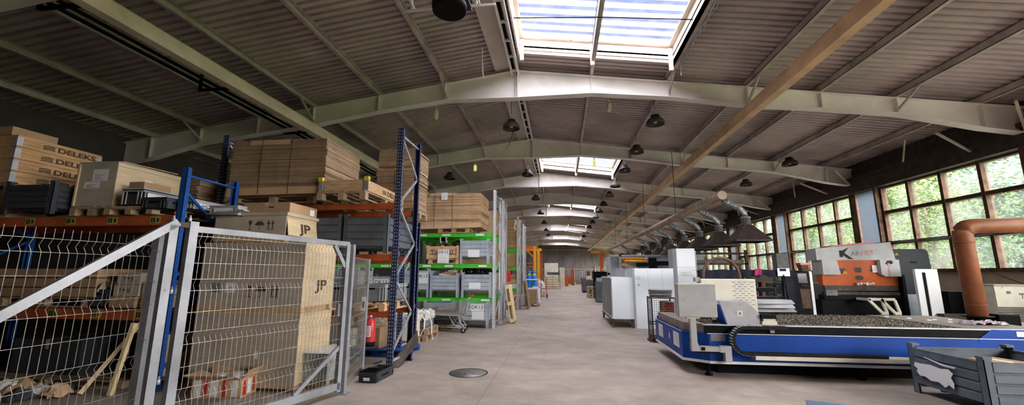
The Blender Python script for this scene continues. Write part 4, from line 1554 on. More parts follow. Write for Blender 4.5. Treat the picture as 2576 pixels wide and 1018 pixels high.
# tool shelf under a tarpaulin
sh = thing('tool_shelf', 'open tool shelf draped with a navy tarpaulin', 'shelf', (4.55, 10.95, 0))
for z in (.35, .72, 1.05, 1.27, 1.42):
    obj('shelf_board', B().box(0, .95, 0, .5, z, z + .02), M_darkmetal, sh)
for px in (0, .92):
    obj('upright', B().box(px, px + .03, 0, .03, 0, 1.62).box(px, px + .03, .47, .5, 0, 1.62), M_inkg, sh)
rn = random.Random(31)
for z, l in ((.74, 'second'), (1.07, 'third'), (1.29, 'fourth')):
    for k in range(5):
        x = .06 + .17 * k
        q = B()
        if k % 2:
            q.tube([(4.55 + x + .05 + .045 * math.cos(a), 11.0, z + .055 + .045 * math.sin(a)) for a in [2 * PI * j / 10 for j in range(10)]], .013, 6, True)
        else:
            q.box(4.55 + x, 4.55 + x + rn.uniform(.07, .13), 10.97, 11.25, z + .001, z + rn.uniform(.05, .12))
        tag(obj('press_tool' if k % 2 == 0 else 'coiled_hose', q, (M_scrap, M_inkg, M_rust)[k % 3]), '%s item from the left on the %s board of the tarped tool shelf' % (('first', 'second', 'third', 'fourth', 'fifth')[k], l), 'tool', 'small tools on the tarped shelf')
gg2 = {}


def ft_(u, v):
    k = (round(u * 40), round(v * 12))
    if k not in gg2:
        x = 3.45 + 2.3 * u
        z = 1.71 - (.30 if u < .45 else .16 if u < .86 else .95) * v + .02 * math.sin(u * 60) * v
        gg2[k] = (x, 10.86 - .06 * v + .03 * math.sin(u * 47 + 2 * v) * (.3 + v), z + .015 * math.sin(u * 31))
    return gg2[k]


tp = B().sheet(ft_, 40, 12).sheet(lambda u, v: (3.45 + 2.3 * u, 10.86 + .75 * v, 1.71 + .015 * math.sin(u * 31) * (1 - v)), 40, 3)
tag(obj('tarpaulin', tp, M_tarp), 'navy tarpaulin draped over the shelves behind the cutting table', 'tarpaulin')
tag(obj('tarp_rail', B().box(3.45, 5.75, 11.0, 11.03, 1.66, 1.69).box(3.46, 3.5, 11.0, 11.04, 0, 1.66).box(5.7, 5.74, 11.0, 11.04, 0, 1.66), M_darkmetal), 'dark steel rail carrying the navy tarpaulin', 'rail')
sg = thing('notice_sheet', 'white hanging sheet with purple print on the navy tarpaulin', 'sign', (5.27, 10.79, 1.56))
obj('sheet', B().box(0, .28, 0, .004, 0, .19), M_white, sg)
obj('print', B().box(.05, .2, -.002, 0, .12, .18), M_tarp, sg)
M_mag = pm('magenta_cloth', (.40, .03, .14), .9)
tag(obj('cloth_strip', B().sheet(lambda u, v: (4.78 + .16 * u - .05 * v, 10.845 - .06 * v - .01 * math.sin(u * 9), 1.735 - .16 * v), 8, 6), M_mag), 'small magenta cloth hung on the navy tarpaulin', 'cloth')
# dark side of the tool bay
tag(obj('dark_screen', B().box(5.62, 6.05, 11.3, 11.36, 0, 1.66), M_tarp), 'dark welding curtain beside the press brake terminal', 'curtain')

# press brake
PB = thing('press_brake', 'white and orange press brake by the window wall', 'machine', (6.60, 11.5, 0))
obj('crown', B().prism([(0, 1.97), (1.86, 1.97), (1.80, 2.43), (0, 2.27)], 'y', 0, .45).box(1.60, 1.86, .45, 1.5, 1.3, 2.40), M_mgrey, PB)
b = B().prism([(.06, 1.60), (.47, 1.60), (.42, 1.95), (.34, 1.98), (.06, 1.98)], 'y', -.10, .35)
obj('cheek', b, M_mgrey, PB)
b = B().prism([(1.42, 1.98), (1.42, 1.62), (1.50, 1.56), (1.86, 1.56), (1.86, 1.98)], 'y', -.10, .45)
obj('cheek', b, M_mgrey, PB)
rm = obj('ram', B().box(.30, 1.60, .02, .2, 1.6, 1.99).box(.08, 1.84, .0, .2, 1.33, 1.62), M_prborange, PB)
b = B().box(.50, .66, -.003, 0, 1.68, 1.76).box(.88, 1.04, .015, .019, 1.66, 1.78).box(1.20, 1.34, .015, .019, 1.70, 1.72)
b.prism([(.95 + .10 * math.cos(a), 1.52 + .06 * math.sin(a)) for a in [2 * PI * k / 14 for k in range(14)]], 'y', -.004, -.001)
obj('warning_marks', b, M_darkmetal, rm)
obj('warning_sticker', B().prism([(.56, 1.62), (.70, 1.62), (.63, 1.72)], 'y', -.004, -.001), M_sticker, rm)
obj('roof_cap', B().prism([(.35, 2.31), (1.45, 2.40), (1.40, 2.44), (.45, 2.35)], 'y', .05, .4), M_red, PB)
text('lettering', 'AR', .17, M_inkg, PB, (.935, -.003, 2.135), (PI / 2, -.06, 0))
lk = obj('logo', B().prism([(.56, 2.22), (.64, 2.22), (.80, 2.30), (.68, 2.155), (.88, 1.99), (.76, 2.0), (.64, 2.10), (.64, 2.05), (.56, 2.05)], 'y', -.004, -.001), M_ink, PB)
text('lettering', 'MET', .17, M_red, PB, (1.225, -.003, 2.152), (PI / 2, -.06, 0))
q = text('lettering', 'FORNICI', .085, M_red, PB, (1.60, -.104, 1.74), (PI / 2, -PI / 2, 0))
b = B().prism([(1.53, 1.88), (1.58, 1.95), (1.68, 1.96), (1.72, 1.90), (1.66, 1.86), (1.60, 1.90), (1.58, 1.84)], 'y', -.104, -.101)
obj('crest', b, M_ink, PB)
obj('notice', B().box(1.28, 1.46, -.006, -.003, 1.66, 1.84), M_paper, PB)
obj('punch_row', B().box(.10, 1.82, -.02, .05, 1.20, 1.33), M_darkmetal, PB)
b = B()
for k in range(6):
    b.box(.85 + .07 * k, .90 + .07 * k, -.06, -.02, 1.34 + .015 * (k % 3), 1.40 + .01 * (k % 2))
obj('tool_clamps', b, M_mwhite, PB)
obj('bed', B().box(.0, 1.86, .0, .3, .0, .98).box(.05, 1.82, -.05, .2, .98, 1.10), M_black, PB)
obj('die_rail', B().box(.05, 1.80, -.06, .05, 1.10, 1.17), M_darkmetal, PB)
obj('control_box', B().box(.08, .35, -.08, 0, 1.08, 1.22), M_inkg, PB)
for dx in (0, .28):
    b = B().bar((.75 + dx, -.5, 1.02), (1.02 + dx, -.5, .70), .05, .06).bar((.75 + dx, -.5, 1.02), (.75 + dx + .3, -.5, 1.02), .05, .06).bar((1.05 + dx, -.5, 1.0), (1.12 + dx, -.5, .72), .05, .05).box(.78 + dx, .82 + dx, -.5, 0, .98, 1.04).box(1.0 + dx, 1.14 + dx, -.53, -.47, .66, .73)
    obj('support_arm', b, M_mwhite, PB)
obj('side_frame', B().box(1.86, 1.93, -.1, .4, 0, 1.6), M_black, PB)
nb = obj('rear_cabinet', B().prism([(1.72, .95), (2.78, .95), (2.80, 1.1), (2.74, 2.2), (2.68, 2.26), (1.72, 2.26)], 'y', .15, 1.3), M_navyc, PB)
obj('cabinet_handle', B().box(2.3, 2.45, .145, .15, 1.90, 1.94), M_black, nb)
obj('warning_sticker', B().prism([(1.83, 2.10), (1.93, 2.10), (1.88, 2.17)], 'y', .146, .149).prism([(1.96, 2.10), (2.06, 2.10), (2.01, 2.17)], 'y', .146, .149), M_sticker, nb)
obj('rear_guard', B().prism([(1.8, .3), (2.85, .3), (2.80, .90), (2.70, 1.12), (1.8, 1.12)], 'y', .05, .14), M_crate, PB)
sd = obj('safety_door', B().box(1.78, 1.92, -.62, -.55, .0, 1.74).box(2.00, 2.26, -.62, -.55, .0, 1.74).box(1.92, 2.0, -.62, -.55, 1.66, 1.74).box(1.92, 2.0, -.62, -.55, .0, .1), M_white, PB)
obj('door_gap', B().box(1.92, 2.0, -.6, -.57, .1, 1.66), M_black, PB)
# terminal on its post
hm = thing('operator_terminal', 'dark operator screen on a white post left of the press brake', 'control terminal', (6.0, 11.05, 0))
obj('housing', B().box(-.26, .12, 0, .12, 1.36, 1.66), M_black, hm)
obj('screen', B().box(-.22, .05, -.004, 0, 1.41, 1.62), M_screen, hm)
obj('bezel', B().frame(-.235, .065, 1.395, 1.635, .012, -.006, -.003), M_inkg, hm)
obj('post', B().box(.13, .19, 0, .06, .0, 1.68).box(.13, .33, -.05, .1, 0, .03), M_white, hm)
obj('cabinet', B().box(-.2, .12, .02, .4, 0, 1.3), M_black, hm)
b = B().box(-.18, .1, .0, .02, .78, 1.25)
obj('cabinet_front', b, M_rust, hm)
be = thing('red_box', 'red topped box standing above the operator terminal', 'box', (5.98, 11.06, 1.68))
obj('lid', B().box(-.02, .24, 0, .2, .16, .21), M_red, be)
obj('body', B().hull8([(.02, .02, 0), (.18, .02, 0), (.18, .18, 0), (.02, .18, 0), (-.02, 0, .16), (.14, .0, .16), (.14, .2, .16), (-.02, .2, .16)]), M_rust, be)
# big duct pipe
dp = thing('exhaust_pipe', 'thick orange brown exhaust pipe rising and bending right by the windows', 'pipe', (8.28, 9.45, 0))
pts = [(0, 0, 0), (0, 0, 2.42)] + [(.17 - .17 * math.cos(a), 0, 2.42 + .17 * math.sin(a)) for a in (.3, .6, .9, 1.2)] + [(.25, 0, 2.60), (3.1, 0, 2.64)]
obj('tube', B().tube(pts, .155, 20), M_pipe, dp)
obj('collar_band', B().lathe([(.155, 2.25), (.165, 2.25), (.165, 2.28), (.155, 2.28)], 20).lathe([(.155, 1.0), (.16, 1.0), (.16, 1.02), (.155, 1.02)], 20), M_pipe, dp)
obj('flange', B().lathe([(.16, .62), (.23, .62), (.23, .64), (.16, .64), (.16, .78), (.23, .78), (.23, .80), (.16, .80)], 18), M_black, dp)
fb = tag(obj('fan_housing', B().box(8.53, 8.92, 9.32, 9.7, 0, .84).bevel(.02), M_black), 'black square fan box at the foot of the orange pipe', 'fan housing')
wm = thing('wall_heater', 'beige cabinet with dark horizontal vents at the right edge', 'cabinet', (9.45, 10.3, 0))
obj('body', B().box(0, 1.3, 0, .5, 0, 1.37), M_mwhite, wm)
b = B()
for k in range(9):
    b.box(-.0, 1.3, -.012, -.002, .62 + k * .035, .638 + k * .035)
obj('vent_slats', b, M_darkmetal, wm)
b = B().box(.22, .3, -.004, -.001, 1.2, 1.26).box(.45, .55, -.004, -.001, 1.18, 1.22).box(.5, .52, -.004, -.001, 1.1, 1.18)
obj('markings', b, M_inkg, wm)
obj('top_trim', B().box(-.02, 1.32, -.02, .5, 1.37, 1.40), M_wallbeige, wm)
dk = tag(obj('waste_bin', B().box(9.1, 9.75, 11.0, 11.2, .0, 1.22), M_black), 'dark low cabinet under the windows between press and pipe', 'cabinet')
lw = tag(obj('floor_duct', B().box(8.7, 9.9, 10.7, 10.9, .0, .72), M_darkmetal), 'dark flat duct along the floor behind the cutting table', 'duct')
tag(obj('wall_rod', B().bar((10.2, 11.25, 1.72), (10.9, 10.7, 1.2), .02, .02), M_darkmetal), 'thin dark rod leaning against the beige wall under the windows', 'rod')

# slate crate, right front corner
cr = steel_crate('open slate grey steel crate at the bottom right corner', 4.86, 5.58, 0, 1.25, 1.06, .60, M_slate, bands=4, foot=.13, post=.085)
b = B().prism([(.40, .20), (.46, .235), (.52, .19), (.60, .235), (.72, .225), (.80, .26), (.88, .25), (.92, .30), (.90, .34), (.955, .37), (.93, .42), (.85, .415), (.70, .43), (.55, .41), (.44, .43), (.38, .385), (.42, .33), (.385, .27)], 'x', -.034, -.030)
tag(b := obj('torn_sheet', b, M_paper, None, (4.86, 5.58, 0)), 'torn white paper stuck on the slate crate side', 'paper')
o = obj('cable_ties', B().tube([(4.835, 6.36, .51), (4.832, 6.10, .47), (4.832, 5.92, .47)], .006, 5).tube([(4.834, 6.30, .50), (4.83, 6.08, .455), (4.832, 5.93, .455)], .006, 5), M_white)
tag(o, 'white plastic ties hooked on the slate crate side', 'cable tie')
carton('brown carton lying inside the slate crate', 5.10, 5.70, .15, .42, .3, .43, M_card, rz=.25, tape='w')
bb = tote('steel blue tray at the bottom edge of the picture', 2.60, 4.86, 0, .42, .62, .15, pm('steel_blue_plastic', (.13, .19, .27), .45), rz=-.35)
obj('lid', B().box(.0, .42, 0, .62, .15, .158), MATS['steel_blue_plastic'], bb)

# white enclosures along the aisle
M_wpan = pm('white_sandwich_panel', (.84, .90, .93), .35, 0, .03, .8)
ea = thing('louvred_enclosure', 'low white enclosure on legs with a louvred long side facing the aisle', 'enclosure', (1.50, 12.95, 0))
obj('front_panel', B().box(.03, .66, 0, .03, .26, 1.50), M_wpan, ea)
b = B().box(0, .66, .03, 3.0, 1.46, 1.50).box(0, .66, .03, 3.0, .26, .3).box(.63, .66, .03, 3.0, .3, 1.46)
obj('casing', b, M_wpan, ea)
for k in range(4):
    y0 = .06 + k * .74
    b = B().box(.0, .03, y0, y0 + .05, .28, 1.48)
    b.box(.022, .03, y0 + .05, y0 + .74, .28, 1.48)
    for j in range(36):
        z = .32 + j * .031
        b.hull8([(.006, y0 + .10, z), (.024, y0 + .10, z + .016), (.024, y0 + .68, z + .016), (.006, y0 + .68, z), (.006, y0 + .10, z + .004), (.024, y0 + .10, z + .022), (.024, y0 + .68, z + .022), (.006, y0 + .68, z + .004)])
    obj('louvre', b, M_mgrey, ea)
for py in (.05, 2.9):
    for px in (.02, .58):
        obj('leg', B().box(px, px + .06, py, py + .06, 0, .28), M_rust, ea)
obj('base_rail', B().box(0, .06, .0, 3.0, .22, .27), M_rust, ea)
eb = thing('white_enclosure', 'tall plain white enclosure beside the aisle behind the console', 'enclosure', (2.18, 12.87, 0))
obj('front_panel', B().box(.0, 1.17, 0, .05, 0, 1.77), M_wpan, eb)
obj('casing', B().box(0, .05, .05, 1.8, .0, 1.77).box(.05, 1.17, .05, 1.8, 1.72, 1.77), M_wpan, eb)
obj('corner_trim', B().box(-.03, .03, -.015, .0, 0, 1.77).box(.42, .425, -.003, 0, .02, 1.75).box(.84, .845, -.003, 0, .02, 1.75), M_mgrey, eb)
obj('door_handle', B().box(.12, .15, -.03, 0, 1.25, 1.31).box(.06, .18, -.02, -.005, 1.46, 1.47).box(.06, .18, -.02, -.005, 1.52, 1.53), M_mgrey, eb)
gp = tag(obj('grey_panel', B().box(2.05, 2.76, 16.1, 16.15, 0, 1.80).box(1.86, 2.05, 16.12, 16.16, 0, 1.64), M_mgrey), 'grey panels standing behind the louvred enclosure', 'panel')
ec = thing('control_cupboard', 'tallest white cupboard with a printed notice beside the aisle', 'cupboard', (3.36, 12.80, 0))
obj('body', B().box(.10, .62, 0, .6, 0, 2.36), M_wpan, ec)
obj('side_leaf', B().prism([(.0, .08), (.08, 0), (.10, 0), (.10, .6), (.0, .6)], 'z', 0, 2.36), M_mgrey, ec)
obj('side_leaf', B().prism([(.62, 0), (.70, .12), (.70, .6), (.62, .6)], 'z', 0, 2.30), M_crate, ec)
obj('door_seam', B().box(.10, .62, -.003, 0, 1.80, 1.81), M_mgrey, ec)
paper_on(ec, .15, .58, 1.53, 1.79, -.001, lines=4, name='notice')

# wire cage with drum
wc = thing('wire_cage', 'black wire cage trolley left of the cutting table', 'cage', (2.14, 10.35, 0))
b = B()
for px in (0, .55):
    for py in (0, .5):
        b.box(px, px + .025, py, py + .025, 0, 1.05)
for z in (.08, .42, 1.02):
    b.box(-.1, .58, -.02, 0, z, z + .02).box(0, .02, -.02, .52, z, z + .02).box(.55, .57, -.02, .52, z, z + .02).box(0, .58, .5, .52, z, z + .02)
obj('frame', b, M_darkmetal, wc)
b = B()
for k in range(11):
    b.bar((.05 * k + .02, .012, .1), (.05 * k + .02, .012, 1.02), .005, .005).bar((.012, .05 * k, .1), (.012, .05 * k, 1.02), .005, .005)
for k in range(18):
    b.bar((0, .012, .12 + .05 * k), (.56, .012, .12 + .05 * k), .005, .005).bar((.012, 0, .12 + .05 * k), (.012, .5, .12 + .05 * k), .005, .005)
obj('mesh', b, M_black, wc)
obj('base_plate', B().box(0, .57, 0, .52, .05, .07).box(-.06, .02, .1, .4, .0, .05), M_rust, wc)
dr = thing('metal_tub', 'round grey metal tub on top of the black wire cage', 'tub', (2.42, 10.62, 1.04))
obj('shell', B().lathe([(.0, .0), (.25, .0), (.28, .16), (.30, .18), (.28, .19), (.26, .16), (.235, .02), (.0, .02)], 24), M_mgrey, dr)
obj('hoop', B().lathe([(.262, .06), (.275, .06), (.278, .08), (.265, .08)], 24), M_galv, dr)
cc = carton('printed carton with red marks inside the wire cage', 2.42, 10.42, .08, .27, .36, .86, M_cardl, tape=False)
b = B()
for k in range(6):
    b.box(.02 + .03 * (k % 2), .24, -.003, -.001, .5 + .06 * k, .53 + .06 * k)
obj('red_print', b, M_red, cc)

# ---------------------------------------------------------------- green beam racks behind
GF = [-2.02, -4.95, -7.9]
rack('pallet_rack', 'grey upright rack with lime green beams behind the shopping cart', GF, 12.26, 1.36, 4.17, [.87, 1.88, 2.83], M_postg, M_holed, M_green, .12)
rack('pallet_rack', 'grey upright rack with green beams back to back behind the first green one', [-2.07, -5.0, -7.9], 14.45, .75, 4.22, [.87, 1.88, 2.83], M_postg, M_holed, M_green, .12)
rack('pallet_rack', 'farther grey rack with green beams left of the gas bottles', [-1.98, -4.9], 18.66, 1.25, 4.22, [.92, 1.88, 2.73], M_postg, M_holed, M_green, .12)
rack('pallet_rack', 'farthest grey rack with green beams, half hidden by the one before it', [-1.97, -4.9], 21.4, 1.1, 4.2, [.92, 1.88, 2.73], M_postg, M_holed, M_green, .12)
# white tags on the beams
for z, spots_ in ((2.83, (-4.42, -3.66, -2.6)), (1.88, (-5.6, -5.3, -4.25, -3.55, -2.5)), (.87, (-3.6, -2.4))):
    for k, x in enumerate(spots_):
        tag(obj('beam_tag', B().box(x, x + .26, 12.248, 12.252, z - .085, z - .03), M_paper), '%s white tag from the left on the %s green beam of the first green rack' % (('first', 'second', 'third', 'fourth', 'fifth')[k], {2.83: 'top', 1.88: 'middle', .87: 'bottom'}[z]), 'tag')

pallet_at('pallet under the bale of cardboard on the top green beam', -3.30, 12.75, 2.835, 0, .98, 1.1, M_pine)
bl = board_stack('strapped cardboard bale with a paper note on the top green beam', -4.46, 12.12, 3.02, 2.04, 1.35, 1.05, 34, M_cards2, (.28, .56), sag=.07, jit=.018)
paper_on(bl, .78, .98, .83, 1.06, -.036, lines=4)
pallet_at('pallet with boxes behind the strapped bale', -2.75, 14.95, 2.835, 0, 1.1, .7)
carton('pale carton stack end seen beside the grey uprights', -2.95, 14.6, 2.98, .75, .6, .9, M_cardl)

pallet_at('pallet under the wooden crate lettered DK13', -3.58, 12.62, 1.885, 0, .98, .8, M_pine)
wcr = thing('timber_crate', 'slatted wooden crate with a DK13 sheet on the middle green beam', 'crate', (-4.13, 12.22, 2.03))
b = B()
for k in range(3):
    b.box(0, 1.02, 0, .02, .02 + .13 * k, .135 + .13 * k).box(0, 1.02, .78, .8, .02 + .13 * k, .135 + .13 * k).box(0, .02, .02, .78, .02 + .13 * k, .135 + .13 * k).box(1.0, 1.02, .02, .78, .02 + .13 * k, .135 + .13 * k)
obj('slats', b, M_pine, wcr)
for px in (0, .46, .94):
    obj('batten', B().box(px, px + .08, -.02, 0, 0, .42), M_pine, wcr)
text('handwriting', 'Tem     LU', .16, M_inkb, wcr, (.5, -.022, .20), (PI / 2, 0, 0))
paper_on(wcr, .36, .72, -.12, .29, -.022, 'DK13', .13, 2)
b = B()
rn = random.Random(8)
for k in range(9):
    x, y = rn.uniform(.08, .9), rn.uniform(.1, .7)
    b.lathe([(.05, 0), (.05, .06), (.02, .06)], 8, (x, y, .40 + rn.uniform(0, .03)))
obj('contents', b, M_darkmetal, wcr)
sp = thing('cable_spool', 'dark spool with pale flanges standing on the wooden DK13 crate', 'spool', (-3.66, 12.45, 2.65))
for s_ in (-.10, .08):
    obj('flange', B().lathe([(.11, s_), (.12, s_), (.12, s_ + .02), (.11, s_ + .02)], 18, axis='x'), M_white, sp)
obj('core', B().lathe([(.06, -.1), (.06, .1)], 14, axis='x').lathe([(.012, -.33), (.012, .3)], 8, axis='x'), M_black, sp)
tag(obj('wire_basket', B().tube([(-3.35, 12.3, 2.5), (-3.2, 12.4, 2.6), (-3.1, 12.5, 2.55)], .03, 6).box(-3.35, -3.1, 12.35, 12.7, 2.46, 2.5), M_black), 'black fittings between the wooden crate and the grey steel crate', 'fitting')


def gcrate(label, x, z, w, h, paper=None, y=12.2, d=1.0, mat=None):
    c = steel_crate(label, x, y, z, w, d, h, mat or M_crate, foot=.22 if h > .55 else .14, post=.08)
    if paper:
        paper_on(c, *paper[:4], -.006, *paper[4:])
    return c


gcrate('grey steel crate with a blank sheet on the middle green beam', -3.08, 1.89, .92, .70, (.26, .62, .20, .42))
gcrate('grey steel crate with two labels between the navy posts, second tier', -5.03, .88, 1.02, .80, (.60, .98, .42, .74, None, .15))
c_ = [o for o in bpy.data.objects if o.get('label', '').startswith('grey steel crate with two labels')][0]
text('lettering', 'DK13', .15, M_ink, c_, (.79, -.012, .63), (PI / 2, 0, 0))
gcrate('grey steel crate heaped with pale paper, second tier of the green rack', -3.99, .88, .90, .66)
gcrate('grey steel crate heaped with black hoses, second tier at the uprights', -3.01, .88, .93, .69, (.24, .60, .26, .45), d=1.05)
gcrate('grey steel crate lettered DK13 seen above the storage bins', -6.20, .88, 1.05, .62, (.42, .90, .30, .54, 'DK13', .17))
gcrate('grey steel crate farthest left on the second green tier', -7.4, .88, 1.1, .80)
for k in range(5):
    tag(obj('paper_stack', B().box(0, .36 - .03 * k, 0, .4, 0, .03).bevel(.006), (M_paper, M_pine, M_cardl)[k % 3], None, (-3.75 + .09 * k, 12.3 + .03 * k, 1.56 + .034 * k), (.0, .12, .1 * k)), ('lowest', 'second', 'third', 'fourth', 'topmost')[k] + ' board of the pale pile in the paper-heaped crate', 'board')
hb = B()
rn = random.Random(14)
for k in range(9):
    x, y = -2.9 + rn.random() * .7, 12.35 + rn.random() * .6
    r_ = .10 + rn.random() * .10
    hb.tube([(x + r_ * math.cos(a), y + .3 * r_ * math.sin(2 * a), 1.58 + .07 + r_ * .7 * math.sin(a)) for a in [2 * PI * j / 14 for j in range(14)]], .035, 7, True)
tag(obj('hose_heap', hb, M_rubber), 'tangle of black hoses heaped in the crate by the uprights', 'hose')
gcrate('grey steel crate with DK13 sheet on the floor left of the cart', -4.16, .0, .95, .73, (.28, .64, .32, .56, None, .14))
text('lettering', 'DK13', .13, M_ink, [o for o in bpy.data.objects if o.get('label', '').startswith('grey steel crate with DK13 sheet')][0], (.46, -.012, .48), (PI / 2, 0, 0))
gb_ = gcrate('grey steel crate with two white DK13 sheets on the floor behind the cart', -3.06, .0, .90, .74, None, d=1.05)
paper_on(gb_, .36, .76, .50, .70, -.006, 'DK13', .15)
paper_on(gb_, .40, .76, .26, .49, -.006)
gcrate('dark grey steel crate standing low in front, left of the cart wheels', -3.78, .12, .72, .42, None, y=11.83, d=.33, mat=M_crated)
pallet_at('pallet under the low dark crate left of the cart', -3.42, 11.98, 0, 0, .76, .36, h=.115)
# goods filling the darker bays
for k, (x, z, w, h) in enumerate(((-6.4, 1.89, 1.2, .7), (-7.6, 1.89, 1.0, .6), (-6.6, 2.84, 1.4, .8), (-6.3, 0, 1.2, .6), (-7.6, 0, 1.1, .7))):
    carton('brown carton in the dim left bay of the first green rack, %s' % ('middle tier right', 'middle tier left', 'top tier', 'floor right', 'floor left')[k], x, 12.35, z, w, .9, h, M_card)
for k, (x, z, w, h, y) in enumerate(((-4.6, .88, 2.3, .75, 14.5), (-4.6, 1.89, 2.3, .8, 14.5), (-4.6, 0, 2.3, .75, 14.5))):
    carton('dim carton on the rear green rack, %s tier' % ('second', 'third', 'ground')[k], x, y, z, w, .65, h, M_card)

# farther rack goods
board_stack('bale of tilted cardboard on the top tier of the farther green rack', -2.75, 18.75, 2.75, .72, 1.0, .85, 22, M_cards2, (.5,), sleeve=False, jit=.02)
board_stack('small cardboard bundle on top of the tilted bale, farther rack', -2.6, 18.8, 3.62, .45, .8, .52, 12, M_cards2, sleeve=False, jit=.02)
carton('bulging brown box on the third tier of the farther rack', -2.75, 18.75, 1.90, .70, .9, .62, M_card)
for k in range(3):
    carton('%s tray in the pile of pale trays on the farther rack' % ('bottom', 'middle', 'top')[k], -2.8 + .05 * k, 18.7 + .03 * k, .93 + .22 * k, .72, .9, .2, (M_paper, M_cardl, M_card)[k], tape=False)
lg_ = B()
rn = random.Random(17)
for k in range(4):
    for j in range(5):
        lg_ = B().lathe([(.0, 0), (.075, 0), (.075, 1.0), (.0, 1.0)], 10, (-2.72 + .16 * k + .06 * (j % 2), 18.72, .09 + .155 * j), axis='y')
        tag(obj('split_log', lg_, (M_pine2, M_cardl)[k % 2]), 'short log %s in the %s row of the pile under the rack' % (('at far left', 'left of middle', 'right of middle', 'by the upright')[k], ('lowest', 'second', 'third', 'fourth', 'top')[j]), 'log', 'logs under the farther rack')

# shopping cart
CT = thing('shopping_cart', 'worn shopping cart with red handle standing before the green rack', 'shopping cart', (-3.14, 11.44, 0), .12)
b = B()


def cl_(u, v, s):   # basket wall point: u along length 0..1 (front..handle), v height
    wf, wb = .19, .26
    hw = wf + (wb - wf) * u
    zb, ztp = .46 - .03 * u + .02, .62 + .17 * u
    x = -.46 + (.86 + .06 * v) * u - .03 * v * (1 - u)
    return (x, s * (hw - .04 * (1 - v)), zb + (ztp - zb) * v)


for s in (-1, 1):
    for k in range(26):
        b.bar(cl_(k / 25, 0, s), cl_(k / 25, 1, s), .005, .005)
    for j in range(6):
        b.bar(cl_(0, j / 5, s), cl_(1, j / 5, s), .006 if j < 5 else .014, .006 if j < 5 else .014)
for k in range(9):
    f_ = -1 + 2 * k / 8
    p0, p1 = Vector(cl_(0, 0, 1)), Vector(cl_(0, 1, 1))
    b.bar((p0.x, p0.y * f_, p0.z), (p1.x, p1.y * f_, p1.z), .005, .005)
    q0, q1 = Vector(cl_(1, 0, 1)), Vector(cl_(1, 1, 1))
    b.bar((q0.x, q0.y * f_, q0.z), (q1.x, q1.y * f_, q1.z), .005, .005)
    b.bar((p0.x, p0.y * f_, p0.z), (q0.x, q0.y * f_, q0.z), .005, .005)
for k in range(14):
    a_, c2_ = Vector(cl_(k / 13, 0, -1)), Vector(cl_(k / 13, 0, 1))
    b.bar(a_, c2_, .005, .005)
for u in (0, 1):
    b.bar(cl_(u, 1, -1), cl_(u, 1, 1), .014, .014)
obj('basket', b, M_wire, CT)
obj('bumper', B().box(-.50, -.46, -.17, .17, .48, .60).box(-.51, -.42, -.18, -.14, .47, .62), M_red, CT)
obj('tray', B().hull8([(-.44, -.16, .45), (.40, -.22, .41), (.40, .22, .41), (-.44, .16, .45), (-.44, -.16, .475), (.40, -.22, .435), (.40, .22, .435), (-.44, .16, .475)]), M_pine, CT)
b = B()
for s in (-1, 1):
    b.tube([(.56, s * .25, .92), (.44, s * .25, .82), (.36, s * .24, .60), (.40, s * .23, .44)], .012, 7)
    b.tube([(.02, s * .2, .43), (.16, s * .22, .20), (.30, s * .23, .15), (.42, s * .24, .14)], .012, 7)
    b.tube([(.24, s * .21, .43), (.34, s * .23, .22), (.42, s * .24, .14)], .012, 7)
    b.tube([(.42, s * .24, .14), (-.42, s * .13, .14)], .012, 7)
b.tube([(-.42, -.13, .14), (-.42, .13, .14)], .012, 7).tube([(.3, -.23, .15), (.3, .23, .15)], .010, 7)
for k in range(7):
    b.bar((-.4 + .12 * k, -.13 - .015 * k, .145), (-.4 + .12 * k, .13 + .015 * k, .145), .005, .005)
obj('frame', b, M_galv, CT)
obj('handle', B().tube([(.57, -.27, .925), (.57, .27, .925)], .022, 10).tube([(.57, -.14, .93), (.57, .14, .93)], .028, 10), M_red, CT)
for x, s in ((.40, -.24), (.40, .24), (-.40, -.13), (-.40, .13)):
    w = obj('wheel', B().lathe([(.0, -.014), (.055, -.014), (.062, -.008), (.062, .008), (.055, .014), (.0, .014)], 18, (x - .02, s, .062), axis='y'), M_rubber, CT)
    obj('hub', B().lathe([(.0, -.017), (.03, -.017), (.03, .017), (.0, .017)], 12, (x - .02, s, .062), axis='y'), M_binl, w)
    obj('fork', B().bar((x, s - .02, .14), (x - .02, s - .02, .06), .02, .004, (0, 1, 0)).bar((x, s + .02, .14), (x - .02, s + .02, .06), .02, .004, (0, 1, 0)).box(x - .02, x + .02, s - .025, s + .025, .13, .15), M_galv, CT)

CT.scale = (1.12, 1.1, 1.05)
# leaning pallets and small things at the rack ends
lp = pallet_at('pale new pallet leaning upright against the grey rack end', 0, 0, 0, 0, 1.2, .72, M_pinel)
lp.rotation_euler = (R(90), R(83), R(0))
lp.rotation_mode = 'XYZ'
lp.matrix_world = Matrix.Translation((-1.78, 13.95, .615)) @ Matrix.Rotation(R(-9), 4, 'Y') @ Matrix(((0, 0, 1, 0), (0, 1, 0, 0), (-1, 0, 0, 0), (0, 0, 0, 1)))
lp2 = pallet_at('brown board panel leaning at the end of the farther rack', 0, 0, 0, 0, 1.25, .8, M_pine2)
lp2.matrix_world = Matrix.Translation((-1.70, 19.3, .64)) @ Matrix.Rotation(R(-7), 4, 'Y') @ Matrix(((0, 0, 1, 0), (0, 1, 0, 0), (-1, 0, 0, 0), (0, 0, 0, 1)))
e2 = thing('fire_extinguisher', 'red fire extinguisher with cover at the far side of the grey uprights', 'fire extinguisher', (-1.93, 15.38, .35))
obj('cylinder', B().lathe([(.0, 0), (.08, 0), (.085, .35), (.04, .45), (.0, .47)], 16), M_red, e2)
obj('handle', B().box(-.02, .08, -.01, .01, .47, .52), M_black, e2)
obj('bracket', B().box(-.14, .0, -.2, -.18, .2, .25).box(-.02, .02, -.18, -.08, .2, .25), M_black, e2)
